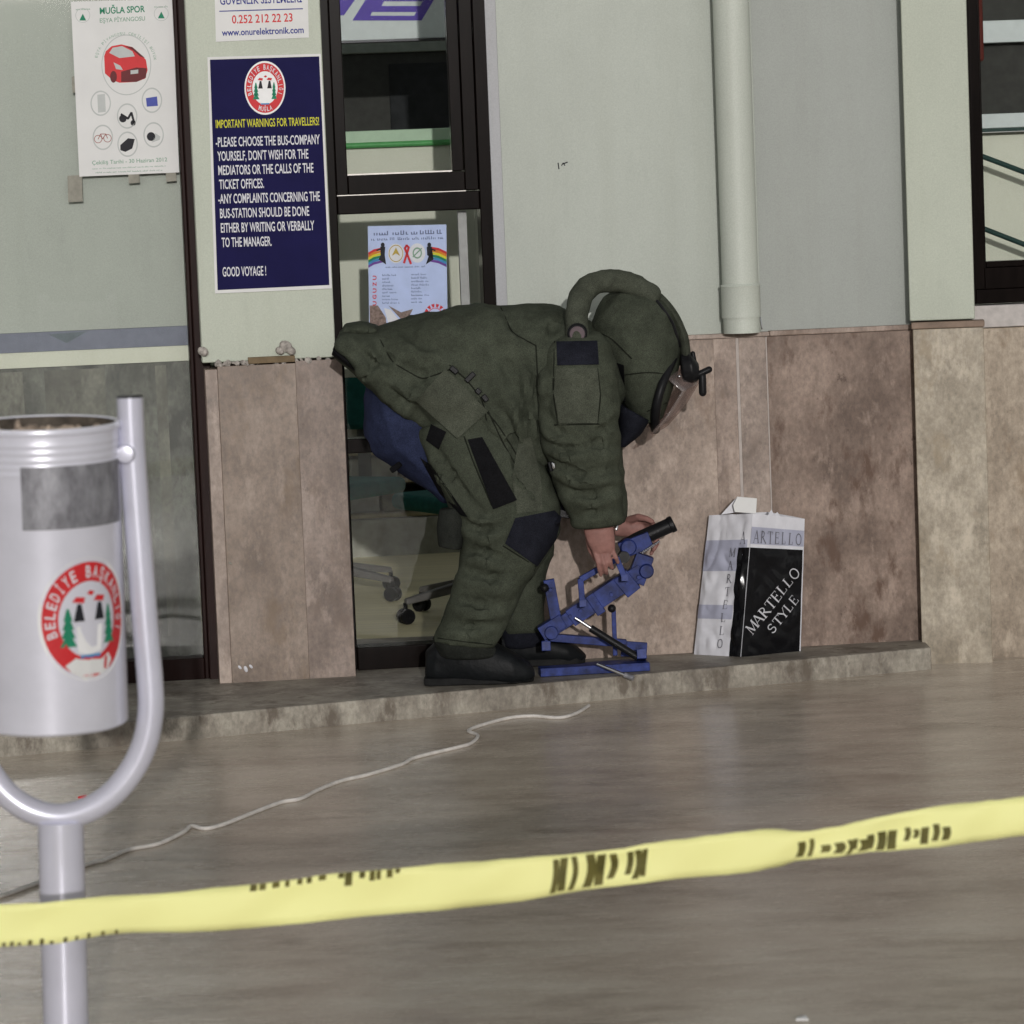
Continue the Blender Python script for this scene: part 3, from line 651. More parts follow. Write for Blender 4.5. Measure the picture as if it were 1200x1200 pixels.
a=MB(); poly(a,mp(2),[(142,84),(160,79),(172,80),(171,91),(160,96),(142,96)]); disc(a,mp(2),(133,90),4,7,16); poly(a,mp(2),[(146,54),(155,55),(170,68),(164,66),(156,59)]); obj('car_shade',a,mat('dark_red_ink',(.12,.012,.015),.5),car)
a=MB(); disc(a,mp(1),(144,139),4.5,4.5,14); disc(a,mp(1),(156,144),3,3.4,12); stroke(a,mp(1),[(142,134),(150,139),(154,132),(157,143)],2.6); disc(a,mp(1),(177,160),5,5.2,16); poly(a,mp(1),[(141,170),(150,162),(158,163),(155,174),(147,178),(141,176)]); obj('prize_pictures',a,M['ink_black'],r)
a=MB(); poly(a,mp(1),[(114,111),(123,110),(124,131),(115,132)]); poly(a,mp(1),[(182,156),(188,160),(187,164),(178,167)]); obj('fridge_picture',a,M['ink_lightgrey'],r)
a=MB(); poly(a,mp(1),[(171,115),(184,113),(185,124),(172,125)]); obj('screen_picture',a,mat('laptop_blue_ink',(.06,.08,.35),.5),r)
a=MB(); ringp(a,mp(1),(115,163),4,4.8); ringp(a,mp(1),(126,162),4,4.8); stroke(a,mp(1),[(115,163),(118,157),(124,157),(126,162)],.9); stroke(a,mp(1),[(118,157),(120,163),(124,157)],.9); obj('bicycle_picture',a,mat('bicycle_ink',(.35,.14,.12),.5),r)
# health poster inside the lower pane
HD=-.0645
r,mp=panel('health_poster','pale blue health poster with rainbows and a red ribbon behind the middle window','poster',[(431,265),(523,263),(525,412),(433,412)],HD,M['ink_paleblue'],.001)
a=MB(); scribble(a,mp(1),438,276,517,274,5,9); scribble(a,mp(1),435,282,519,280,3.4,7); scribble(a,mp(1),452,314,500,313,2,6)
for k in range(9): scribble(a,mp(1),448,323.5+4.05*k,448+random.uniform(8,22),323.3+4.05*k,2.2,8); scribble(a,mp(1),482,322.5+4.05*k,482+random.uniform(8,24),322.3+4.05*k,2.2,8)
obj('lettering',a,mat('blue_grey_ink',(.13,.15,.27),.6),r)
a=MB(); 
for k in range(5): text(a,mp(1),'UGUZ'[k%4],(441,358-7.5*k),(441,353-7.5*k),4.2,.03)
obj('vertical_lettering',a,M['ink_red'],r)
cols=['ink_red','ink_orange','ink_yellow','ink_green','ink_sky','ink_violet']
for k,cn in enumerate(cols):
    a=MB(); y=291+3.0*k
    poly(a,mp(1),[(431.5,y+5),(438,y+1.2),(450,y-1.5),(450,y+1.1),(438,y+4.2),(431.7,y+8)])
    poly(a,mp(1),[(504,y-2),(514,y-.5),(523.3,y+4),(523.4,y+7),(514,y+2.6),(504,y+.6)])
    obj('rainbow_stripe',a,M[cn],r)
a=MB()
for sx,cx in ((1,448.5),(-1,503)):
    disc(a,mp(2),(cx,287),2.3,2.8,14); poly(a,mp(2),[(cx-3,289),(cx+3,289),(cx+2.4,299),(cx+4*sx,310),(cx-5*sx,304),(cx-2.4,299)]); stroke(a,mp(2),[(cx,291),(cx-7*sx,293.5)],1.8)
obj('figure_picture',a,M['ink_black'],r)
a=MB(); disc(a,mp(2),(464,297),9.5,11.4,28); disc(a,mp(2),(489,296.5),9.5,11.4,28); obj('round_badge',a,M['ink_white'],r)
a=MB(); ringp(a,mp(3),(464,297),7.6,8.4,1.2); poly(a,mp(3),[(459,300),(464,290),(469,300),(464,297)]); obj('badge_mark',a,mat('ochre_ink',(.45,.33,.07),.6),r)
a=MB(); ringp(a,mp(3),(489,296.5),4,5.5,1.2); stroke(a,mp(3),[(484,301),(494,291)],1.5); obj('badge_mark',a,M['ink_greengrey'],r)
a=MB(); stroke(a,mp(3),[(473.5,308),(479,290),(476.5,287.5),(474.5,291),(481.5,309)],2.6); obj('ribbon',a,M['ink_red'],r)
a=MB(); poly(a,mp(1),[(433,358),(443,358),(452,372),(455,395),(446,411),(434,411)]); poly(a,mp(1),[(455,358),(470,366),(484,362),(478,374),(470,374)]); poly(a,mp(1),[(458,378),(466,375),(472,382),(462,394)]); obj('photo_patch',a,M['ink_brown'],r)
a=MB(); poly(a,mp(2),[(450,361),(458,363),(470,378),(460,400),(452,408),(457,385)]); obj('white_swoosh',a,M['ink_white'],r)
a=MB(); 
for k in range(14):
    t=2*math.pi*k/14; c_=Vector((510,369)); poly(a,mp(2),[c_+Vector((math.cos(t-.1),math.sin(t-.1)))*9,c_+Vector((math.cos(t-.16),math.sin(t-.16)))*13,c_+Vector((math.cos(t+.16),math.sin(t+.16)))*13,c_+Vector((math.cos(t+.1),math.sin(t+.1)))*9])
ringp(a,mp(2),(510,369),7.5,8.3,1.0); poly(a,mp(2),[(507,366),(513,366),(513,373),(507,373)]); obj('red_seal',a,M['ink_red'],r)
# scraps of adhesive
for k,(x0,y0,x1,y1,lab) in enumerate(((79,206,96,236,'largest brown tape scrap below the raffle poster\'s left corner'),(150,203,163,214,'small tape scrap under the middle of the raffle poster'),(194,201,206,212,'small tape scrap under the raffle poster\'s right corner'),(84,90,89,108,'faint tape scrap at the raffle poster\'s left edge'))):
    a=MB(); a.plate([pxf(x,y,-.0588) for x,y in ((x0,y0),(x1,y0-1),(x1+1,y1),(x0+1,y1+1))],[pxf(x,y,-.0600) for x,y in ((x0,y0),(x1,y0-1),(x1+1,y1),(x0+1,y1+1))])
    tag(obj('tape_scrap',a,M['adhesive']),lab,'tape scrap','old adhesive tape scraps on the shop glass')

# ================================================================ LITTER BIN
BY=5.8
bn=thing('litter_bin','silver municipal litter bin with a red round badge hung on a forked post','litter bin',G(79,1253))
bt=P(63,847,BY); tp=P(52,494,BY)+Vector((0,-.022,0)); ax=(tp-bt).normalized(); H=(tp-bt).length; br=.131
a=MB(); prof=[(0,0),(br-.004,0),(br,.004)]
prof+= [(br,H-.085)]
for k in range(5): h=H-.083+k*.0125; prof+=[(br+.0002,h),(br+.0009,h+.003),(br+.0009,h+.007),(br+.0002,h+.010)]
prof+=[(br+.001,H-.012),(br+.004,H-.010),(br+.005,H-.004),(br+.003,H),(br-.003,H),(br-.005,H-.004),(br-.005,H-.30),(0,H-.30)]
a.lathe(prof,bt,ax,72); body=obj('container',a,M['silver'],bn,smooth=True)
a=MB(); a.lathe([(br-.0062,H-.002),(br-.0062,H-.07),(0,H-.07)],bt,ax,64); obj('inner_liner',a,mat('dark_inner_liner',(.09,.075,.06),.7,var=.6,scale=30),body,smooth=True)  # mottled inner wall, darker than the container
e1=Vector((1,0,0)); e1=(e1-ax*e1.dot(ax)).normalized(); e2=ax.cross(e1)      # e2 points away
def cyl(th,h,off): return bt+ax*h+(e1*math.sin(th)-e2*math.cos(th))*(br+off)
a=MB(); V=[];F=[]; n=20; th0,th1=R(-10),R(82); h0=(847-608)/353*H; h1=(847-536)/353*H
for k in range(n+1):
    t=th0+(th1-th0)*k/n
    for h,o_ in ((h0,.0002),(h0,.0016),(h1,.0016),(h1,.0002)): V.append(cyl(t,h,o_))
for k in range(n):
    for q in range(3): F.append((4*k+q,4*k+4+q,4*k+5+q,4*k+1+q))
F+= [(0,1,2,3),(4*n,4*n+1,4*n+2,4*n+3)]
a.add(V,F); obj('metal_plate',a,M['galv'],bn,smooth=True)
hc=(847-714)/353*H; th_c=R(39); SR=.1075
class _B: pass
emblem(lambda x,y,l:cyl(th_c+x*SR*.86/br,hc+y*SR,.0004+.0004*l),bn,True)
# inside: rubbish
a=MB()
for k in range(70):
    t=random.random()*6.28; q=math.sqrt(random.random())*(br-.03); c=bt+ax*(H-.012-random.random()*.03)+e1*math.cos(t)*q+e2*math.sin(t)*q
    a.ell(c,[random.uniform(.006,.022),random.uniform(.005,.016),random.uniform(.005,.014)],7,5,Matrix.Rotation(random.random()*3,3,random.choice('XYZ')))
ru=obj('rubbish',a,mat('mixed_rubbish',(.34,.27,.21),.7,var=.95,scale=16)); ru['kind']='stuff'; tag(ru,'mixed rubbish filling the top of the bin','rubbish')
# yoke and post
yk=[(152,466),(153.5,500),(156,545),(163,640),(170,730),(176,800),(176.5,835),(170,870),(155,902),(132,930),(103,949),(70,957),(37,950),(8,931),(-14,902),(-30,868),(-37,832),(-40,796),(-46,640),(-51,545),(-52,470)]
pts=[P(x,y,BY) for x,y in yk]
def smoothpath(pts,n=4):
    out=[]
    for i in range(len(pts)-1):
        p0=pts[max(i-1,0)];p1=pts[i];p2=pts[i+1];p3=pts[min(i+2,len(pts)-1)]
        for k in range(n):
            t=k/n; out.append(.5*((2*p1)+(p2-p0)*t+(2*p0-5*p1+4*p2-p3)*t*t+(3*p1-p0-3*p2+p3)*t**3))
    out.append(pts[-1]); return out
a=MB(); a.tube(smoothpath(pts,4),.0232,20); yo=obj('yoke',a,M['silver2'],bn,smooth=True)
a=MB(); a.tube([P(152,463.5,BY),P(152.2,468,BY)],.0225,20); obj('end_cap',a,M['black'],yo,smooth=True)
a=MB(); a.tube([P(71,962,BY),P(79,1262,BY)],.0405,24); obj('post',a,M['silver2'],bn,smooth=True)
for x,sx in ((149,1),(-49,-1)):
    a=MB(); c=P(x,531,BY)+Vector((0,-.006,0)); a.lathe([(0,-.03),(.014,-.028),(.017,-.022),(.017,.03),(0,.03)],c,(0,1,0),24); a.tube([c,c+Vector((-.045*sx,0.004,-.001))],.012,12); obj('pivot',a,M['silver2'],bn,smooth=True)

# ================================================================ BARRIER TAPE
TY=5.45
tops=[(-160,1068),(0,1060),(60,1057),(130,1050),(200,1046),(280,1038),(340,1031),(400,1023),(470,1017),(540,1011),(600,1006),(660,1002),(720,995),(780,986),(840,978),(900,972),(940,974),(985,968),(1030,957),(1100,945),(1150,939),(1200,934),(1360,916)]
bots=[(-160,1120),(0,1110),(60,1106),(130,1095),(200,1092),(280,1089),(340,1083),(400,1077),(470,1070),(540,1064),(600,1057),(660,1047),(720,1039),(780,1031),(840,1026),(900,1018),(940,1008),(985,1003),(1030,998),(1100,992),(1150,986),(1200,978),(1360,962)]
bt_=thing('barrier_tape','sagging yellow barrier tape with smudged black print stretched across the foreground','tape',P(600,1030,TY))
a=MB(); V=[];F=[]; NT=5
tp_=smoothpath([P(x,y,TY) for x,y in tops],5); bo_=smoothpath([P(x,y,TY) for x,y in bots],5)
def tapept(i,f,off=0.0):
    p=tp_[i].lerp(bo_[i],f); curl=.005*math.sin(i*.23)*math.sin(f*3.1)+.003*math.sin(i*.61+f*4)
    return p+Vector((0,curl-off,.0015*noise.noise(Vector((i*.5,f*3,0)))))
n=len(tp_)
for i in range(n):
    for k in range(NT+1): V.append(tapept(i,k/NT))
for i in range(n-1):
    for k in range(NT): F.append((i*(NT+1)+k,i*(NT+1)+k+1,(i+1)*(NT+1)+k+1,(i+1)*(NT+1)+k))
a.add(V,F); rb=obj('ribbon',a,M['tape'],bt_,smooth=True)
so_=rb.modifiers.new('thick','SOLIDIFY'); so_.thickness=.0006
xi=[(p-CAM).dot(rgt)/(p-CAM).dot(fwd)*FPX+600 for p in tp_]
def tape_at(x,f,off=.002):
    for i in range(n-1):
        if xi[i]<=x<=xi[i+1]:
            t=(x-xi[i])/(xi[i+1]-xi[i]); return tapept(i,f,off).lerp(tapept(i+1,f,off),t)
    return tapept(n-1,f,off)
a=MB()
def tstroke(x,f0,f1,wd,lean=6,bow=0):
    k=6; V=[];
    for q in range(k+1):
        f=f0+(f1-f0)*q/k; xx=x+lean*(f-.5)+bow*math.sin(math.pi*q/k); V+= [tape_at(xx,f),tape_at(xx+wd,f)]
    a.add(V,[(2*q,2*q+1,2*q+3,2*q+2) for q in range(k)])
for x0,x1,fa0,fb0 in ((646,668,.05,.95),(684,714,.02,.95),(733,760,.02,.9),(934,948,.25,.95),(962,1010,.5,.98),(1016,1052,.45,.98),(1060,1112,.4,.9)):
    x=x0
    while x<x1:
        wd=random.uniform(5,12); tstroke(x,fa0+random.uniform(0,.12),fb0-random.uniform(0,.18),wd,-5,random.choice((0,2,4))); x+=wd+random.uniform(1,4.5)
for x in (395,403,420,432,440,452,462): tstroke(x,.0,random.uniform(.1,.3),random.uniform(5,9),-3)
for x in (292,303,318,333,347,358,372): tstroke(x,.0,random.uniform(.06,.16),random.uniform(5,9),-3)
for x in (4,13,22,34,48,60,76,90,104,120,136): tstroke(x,random.uniform(.86,.93),1.0,random.uniform(3,6),-3)
obj('print',a,M['tapeink'],bt_)

# ================================================================ PAPER BAG
bg_=thing('paper_bag','crumpled white and black paper carrier bag standing on the step against the wall','bag',(.74,10.46,.07))
zt=.07
BC=[Vector((.572,10.475,zt)),Vector((.705,10.375,zt)),Vector((.905,10.455,zt)),Vector((.80,10.535,zt))]
def on(x,y,like): return P(x,y,like.y)
BL=on(813,764,BC[0]); BM=on(868,764,BC[1]); BR_=on(938,758,BC[2])
TL=P(831,604,10.485); TM=P(882,602,10.40); TR=P(943,608,10.465); TB=P(900,600,10.53); BB=Vector((.80,10.535,zt))
for p in (BL,BM,BR_): p.z=zt
def quadmap(a_,b_,c_,d_,cr=1.0):      # a bottom-left, b bottom-right, c top-right, d top-left
    nrm=(b_-a_).cross(d_-a_).normalized()
    def f(u,v,off=0.0):
        p=a_.lerp(b_,u).lerp(d_.lerp(c_,u),v)
        k=noise.noise(Vector((p.x*14,p.y*14,p.z*11)))*.009+abs(noise.noise(Vector((p.x*26,p.y*26,p.z*20))))*.010
        e=min(1,8*min(u,1-u)+.1)
        return p+nrm*(k*e*cr+off)
    return f
def sheet(mb,f,n=44,u0=0,u1=1,v0=0,v1=1,off=0.0):
    V=[f(u0+(u1-u0)*i/n,v0+(v1-v0)*j/n,off) for i in range(n+1) for j in range(n+1)]
    mb.add(V,[(i*(n+1)+j,(i+1)*(n+1)+j,(i+1)*(n+1)+j+1,i*(n+1)+j+1) for i in range(n) for j in range(n)])
fF=quadmap(BM,BR_,TR,TM,.6); fS=quadmap(BL,BM,TM,TL,1.2); fB1=quadmap(BR_,BB,TB,TR); fB2=quadmap(BB,BL,TL,TB)
a=MB()
for f in (fF,fS,fB1,fB2): sheet(a,f)
a.add([BL,BM,BR_,BB],[(0,1,2,3)])
bb=obj('bag_body',a,M['bagwhite'],bg_,smooth=True)
a=MB(); sheet(a,fF,44,.0,.975,.0,.765,.0020); sheet(a,fS,44,.76,1.0,.0,.765,.0020)
obj('black_panel',a,M['bagblack'],bg_,smooth=True)
for f_,q in ((fS,(0,.95,.60,.82)),(fS,(0,.74,.26,.36)),(fF,(0,.99,.79,.91))):
    a=MB(); sheet(a,f_,44,*q,.0016); obj('grey_band',a,M['bagband'],bg_,smooth=True)
# folded-over flap, bits of the top and bottom corner
a=MB(); a.plate([P(861,600,10.41),P(886,602,10.41),P(887,584,10.42),P(864,582,10.42),P(859,592,10.415)],[P(861,600,10.416),P(886,602,10.416),P(887,584,10.426),P(864,582,10.426),P(859,592,10.421)]); obj('flap',a,M['paper'],bg_,bevel=.001)
a=MB(); a.plate([P(845,603,10.44),P(866,600,10.44),P(864,582,10.45)],[P(845,603,10.446),P(866,600,10.446),P(864,582,10.456)]); a.plate([P(899,605,10.44),P(916,607,10.45),P(911,600,10.45),P(907,603,10.45),P(904,597,10.45)],[P(899,605,10.446),P(916,607,10.456),P(911,600,10.456),P(907,603,10.456),P(904,597,10.456)]); obj('torn_rim',a,M['bagwhite'],bg_)
# serif letters
def serif(ch):
    """strokes in a unit cell: list of (polyline, width)"""
    T=.13; t=.05; s_=.035
    def sr(x,y,w_=.16): return ([(x-w_,y),(x+w_,y)],s_)
    def arc(cx,cy,rx,ry,a0,a1,n=12): return [(cx+rx*math.cos(R(a0+(a1-a0)*k/n)),cy+ry*math.sin(R(a0+(a1-a0)*k/n))) for k in range(n+1)]
    return {'M':[([(.08,0),(.12,1)],t),([(.12,1),(.45,.08)],T),([(.45,.08),(.8,1)],t),([(.8,1),(.84,0)],T),sr(.08,.015,.1),sr(.84,.015,.13),sr(.1,.985,.1),sr(.83,.985,.1)],
     'A':[([(.05,0),(.4,1)],t),([(.4,1),(.75,0)],T),([(.2,.35),(.62,.35)],t),sr(.05,.015,.11),sr(.75,.015,.13)],
     'R':[([(.15,0),(.15,1)],T),(arc(.18,.74,.38,.25,90,-90),.09),([(.35,.48),(.78,0)],T),sr(.15,.015,.15),sr(.15,.985,.15),sr(.78,.015,.1)],
     'T':[([(.4,0),(.4,1)],T),([(.02,.975),(.78,.975)],t),([(.03,.97),(.03,.78)],t),([(.77,.97),(.77,.78)],t),sr(.4,.015,.16)],
     'E':[([(.15,0),(.15,1)],T),([(.1,.975),(.62,.975)],t),([(.15,.52),(.5,.52)],t),([(.1,.025),(.66,.025)],t),([(.62,.97),(.62,.8)],t),([(.5,.62),(.5,.42)],t),([(.66,.02),(.66,.22)],t)],
     'L':[([(.15,0),(.15,1)],T),([(.05,.025),(.62,.025)],t),([(.62,.02),(.62,.24)],t),sr(.15,.985,.16)],
     'O':[(arc(.42,.5,.38,.48,60,300,16),.10),(arc(.42,.5,.38,.48,-60,60,10),.10)],
     'S':[(arc(.33,.74,.25,.23,20,270,12)+arc(.33,.27,.28,.25,90,-160,12),.10)],
     'Y':[([(.02,1),(.4,.45)],T),([(.76,1),(.4,.45)],t),([(.4,.45),(.4,0)],T),sr(.4,.015,.16),sr(.02,.985,.12),sr(.76,.985,.1)]}[ch]
def serif_text(mb,f2,txt,o,ex,ey,adv=.95):
    o=Vector(o); ex=Vector(ex); ey=Vector(ey)
    for i,ch in enumerate(txt):
        if ch==' ': continue
        for pl,wd in serif(ch):
            q=[(x+i*adv,y) for x,y in pl]
            stroke(mb,lambda x,y:f2(*(o+ex*x+ey*y)),q,wd)
a=MB(); fa=lambda u,v:fF(u,v,.0058)
W=(BR_-BM).length; Hh=(TM-BM).length
def diag(o,size,txt):
    an=R(50); serif_text(a,fa,txt,o,(math.cos(an)*size/W,math.sin(an)*size/Hh),(-math.sin(an)*size/W,math.cos(an)*size/Hh),.86)
diag((.15,.15),.0375,'MARTELLO'); diag((.50,.145),.034,'STYLE'); obj('white_lettering',a,M['bagink2'],bg_)
a=MB(); serif_text(a,lambda u,v:fF(u,v,.0045),'ARTELLO',(.04,.80),(.122,0),(0,.085),1.08); serif_text(a,lambda u,v:fS(u,v,.0035),'A',(.80,.79),(.14,0),(0,.085)); 
for k,ch in enumerate('MARTELLO'):
    v=.70-.092*k; serif_text(a,lambda u,v_:fS(u,v_,.0055),ch,(.60-.013*k,v),(.13,0),(0,.062))
obj('grey_lettering',a,M['bagink'],bg_)

# ================================================================ PERSON IN BOMB SUIT
per=thing('person','person in an olive padded blast suit and helmet bending down to a blue metal stand','person',(-.05,10.15,.07))
def wrinkle(me, amp=.006, sc=7.0, seed=0.0, fold=(1,1,1), famp=.006):
    me.calc_loop_triangles() if False else None
    for v in me.vertices:
        p=v.co+Vector((seed,seed*.7,seed*1.3)); nn=v.normal
        w1=noise.noise(p*sc)*amp
        q=Vector((p.x*fold[0],p.y*fold[1],p.z*fold[2]))+noise.noise_vector(p*5)*.25
        r_=1-abs(noise.noise(q))*2; w2=(r_*abs(r_))*famp
        w3=noise.noise(p*42)*.0012
        v.co=v.co+nn*(w1+w2+w3)
    me.update()
def project(v):
    d=v-CAM; k=d.dot(fwd); return 600+FPX*d.dot(rgt)/k, 600-FPX*d.dot(upv)/k
def crease(me, lines):
    sg=[(Vector(a_),Vector(b_),dp,wd,i/(len(l)-1),(i+1)/(len(l)-1)) for l,dp,wd in lines for i,(a_,b_) in enumerate(zip(l,l[1:]))]
    for v in me.vertices:
        if v.normal.dot(CAM-v.co)<=0: continue
        x,y=project(v.co); w_=noise.noise_vector(v.co*6)*7; x+=w_.x; y+=w_.y; q=Vector((x,y)); o_=0
        for a_,b_,dp,wd,t0,t1 in sg:
            if x<min(a_.x,b_.x)-18 or x>max(a_.x,b_.x)+18 or y<min(a_.y,b_.y)-18 or y>max(a_.y,b_.y)+18: continue
            ab=b_-a_; t=max(0,min(1,(q-a_).dot(ab)/ab.length_squared)); d=(q-a_-ab*t)
            wd=wd*1.2; dp=dp*1.6
            if d.length<wd*3:
                u=t0+(t1-t0)*t; e=min(1,4*u,4*(1-u))+.15; sd=d.length*(1 if ab.x*d.y-ab.y*d.x>0 else -1)/wd
                o_+=-dp*e*math.exp(-sd*sd*2)+dp*.7*e*math.exp(-(sd-1.3)**2*1.6)
        v.co+=v.normal*o_
    me.update()
    b=bmesh.new(); b.from_mesh(me)
    for _ in range(2): bmesh.ops.smooth_vert(b,verts=b.verts,factor=.5,use_axis_x=True,use_axis_y=True,use_axis_z=True)
    b.to_mesh(me); b.free(); me.update()
def bvh_of(me): return BVHTree.FromPolygons([v.co.copy() for v in me.vertices],[tuple(p.vertices) for p in me.polygons])
def patch(name, poly2, bvhs, mt, parent, th=.004, step=5.0, **k):
    bd=[]; n_=len(poly2)
    for i in range(n_):
        a_=Vector(poly2[i]); b_=Vector(poly2[(i+1)%n_]); kk=max(1,int((b_-a_).length/step))
        for q in range(kk): bd.append(a_.lerp(b_,q/kk))
    def inside(p):
        c=False; j=len(bd)-1
        for i in range(len(bd)):
            if (bd[i].y>p.y)!=(bd[j].y>p.y) and p.x<(bd[j].x-bd[i].x)*(p.y-bd[i].y)/(bd[j].y-bd[i].y)+bd[i].x: c=not c
            j=i
        return c
    pts=list(bd); x0=min(p.x for p in bd); x1=max(p.x for p in bd); y0=min(p.y for p in bd); y1=max(p.y for p in bd)
    y=y0+step/2
    while y<y1:
        x=x0+step/2
        while x<x1:
            q=Vector((x,y))
            if inside(q) and min((q-b_).length for b_ in bd)>step*.5: pts.append(q)
            x+=step
        y+=step
    vo,_,fo,*_=delaunay_2d_cdt(pts,[(i,(i+1)%len(bd)) for i in range(len(bd))],[tuple(range(len(bd)))],1,1e-4)
    top=[];last=None
    hits=[]
    for p in vo:
        d=ray(p.x,p.y).normalized(); best=None
        for b_ in bvhs:
            h=b_.ray_cast(CAM,d)
            if h[0] is not None and (best is None or h[3]<best[1]): best=(h[0],h[3],h[1])
        hits.append((d,best))
    ds=sorted(h[1][1] for h in hits if h[1]); med=ds[len(ds)//2] if ds else 10
    dist=[h[1][1] if h[1] and abs(h[1][1]-med)<.22 else med for h in hits]
    V=[CAM+h[0]*(di-th) for h,di in zip(hits,dist)]; W_=[CAM+h[0]*(di+.006) for h,di in zip(hits,dist)]
    # smooth the front a little so the patch lies like padding
    nb=[set() for _ in V]
    for f in fo:
        for i in range(len(f)): nb[f[i]].add(f[(i+1)%len(f)]); nb[f[(i+1)%len(f)]].add(f[i])
    for it in range(3): V=[v*.5+sum((V[j] for j in nb[i]),Vector())/len(nb[i])*.5 if i>=len(bd) and nb[i] else v for i,v in enumerate(V)]
    mb=MB(); N_=len(V)
    cnt={}
    for f in fo:
        for i in range(len(f)):
            e=tuple(sorted((f[i],f[(i+1)%len(f)]))); cnt[e]=cnt.get(e,0)+1
    F=[tuple(f) for f in fo]+[tuple(i+N_ for i in reversed(f)) for f in fo]+[(e[0],e[1],e[1]+N_,e[0]+N_) for e,c in cnt.items() if c==1]
    mb.add(V+W_,F); return obj(name,mb,mt,parent,smooth=True,**k)
def seam(pts2, bvhs, parent, mt, r_=.0022, name='seam', off=.0005):
    pts=[]
    for i in range(len(pts2)-1):
        a_=Vector(pts2[i]); b_=Vector(pts2[i+1]); kk=max(2,int((b_-a_).length/5))
        for q in range(kk): pts.append(a_.lerp(b_,q/kk))
    pts.append(Vector(pts2[-1])); out=[]
    for p in pts:
        d=ray(p.x,p.y).normalized(); best=None
        for b_ in bvhs:
            h=b_.ray_cast(CAM,d)
            if h[0] is not None and (best is None or h[3]<best): best=h[3]
        if best is not None and (not out or abs((CAM+d*best-out[-1]).length)<.12): out.append(CAM+d*(best-off))
    if len(out)>2:
        for it in range(2): out=[out[0]]+[(out[i-1]+out[i]*2+out[i+1])/4 for i in range(1,len(out)-1)]+[out[-1]]
        mb=MB(); mb.tube(out,r_,8,round_=True); return obj(name,mb,mt,parent,smooth=True)
def PP(l,Y): return [P(x,y,Y) for x,y in l]
# ---- body (one continuous surface)
a=MB()
a.loft([(505,470,560,520,10.15,.13),(560,420,600,500,10.15,.13),(620,390,670,480,10.15,.15),(680,400,700,450,10.15,.12)],20)
a.tube(PP([(690,425),(725,432),(750,438)],10.15),[.06,.055,.055],14)
hd=P(745,430,10.15); fa_=Vector((.80,0,-.60)); rotH=Matrix((fa_,Vector((0,1,0)),fa_.cross(Vector((0,1,0))))).transposed()
a.ell(hd,[.098,.075,.115],24,16,rotH)
HV=lambda x,y,z:hd+rotH@Vector((x,y,z))
a.tube([HV(.09,0,.02),HV(.108,0,-.005),HV(.118,0,-.03)],[.009,.012,.016],10,round_=True)
a.ell(HV(.06,0,-.085),[.035,.04,.03],12,8,rotH)
for sy in (-1,1): a.ell(HV(0,.078*sy,-.01),[.018,.01,.03],10,8,rotH)
for Y,lg in ((10.0,[(530,500),(615,610),(570,690),(545,765)]),(10.33,[(535,500),(610,620),(612,690),(612,745)])): a.tube(PP(lg,Y),[.085,.06,.05,.035],14,round_=True)
a.tube([P(680,430,9.98),P(685,520,9.94),P(700,600,9.96)],[.05,.042,.03],12,round_=True)
a.tube([P(690,440,10.32),P(705,540,10.31),P(724,606,10.29)],[.05,.042,.03],12,round_=True)
# near hand
a.tube([P(700,598,9.96),P(702,618,9.96)],[.030,.029],12)
a.loft([(684,612,718,612,9.96,.020),(684,624,720,622,9.962,.024),(689,638,721,634,9.965,.022),(695,648,721,645,9.97,.017)],16)
for x,(p1,p2,p3),rr in ((697.5,((701,659,-.012),(702.5,668,.000),(704,674,.016)),.0076),(704.5,((708,661,-.016),(710,669,.000),(711,672,.02)),.0078),(711.5,((715,659,-.014),(717,665,.002),(718,666,.024)),.0076),(718.5,((722,654,-.010),(724,659,.006),(724,659,.024)),.0068)):
    b0=P(x-1,644,9.968); a.tube([b0]+[P(q[0],q[1],9.97+q[2]) for q in (p1,p2,p3)],[rr*1.1,rr*1.05,rr*.95,rr*.8],10,round_=True)
a.tube([P(690,628,9.985),P(692,643,10.01),P(699,655,10.02),P(705,662,10.02)],[.013,.011,.010,.008],10,round_=True)
# far hand
a.loft([(720,606,720,628,10.29,.022),(735,606,737,630,10.285,.026),(750,609,752,630,10.28,.024),(758,613,757,629,10.275,.018)],16)
for x,y,(p1,p2,p3),rr in ((752,612,((764,612,-.045),(768,619,-.065),(764,627,-.07)),.0092),(755,616,((767,619,-.040),(772,627,-.055),(768,636,-.06)),.0095),(755,622,((766,629,-.030),(770,637,-.045),(766,644,-.05)),.0092),(753,628,((762,636,-.015),(766,643,-.03),(763,649,-.04)),.0082)):
    a.tube([P(x,y,10.275)]+[P(q[0],q[1],10.275+q[2]) for q in (p1,p2,p3)],[rr*1.1,rr,rr*.95,rr*.8],10,round_=True)
a.tube([P(738,609,10.265),P(748,606,10.235),P(758,608,10.215),P(764,611,10.205)],[.013,.012,.010,.008],10,round_=True)
bm_=evalmesh(a,.0036,2,'body'); put('body',bm_,M['skin'],per,smooth=True)
a=MB(); 
for sy in (-1,1): a.ell(HV(.084,.030*sy,.015),[.012,.014,.010],12,8,rotH)
obj('eyes',a,M['paper'],per,smooth=True)
a=MB(); a.ell(HV(-.012,0,.02),[.096,.080,.108],20,12,rotH); obj('hair',a,M['black'],per,smooth=True)
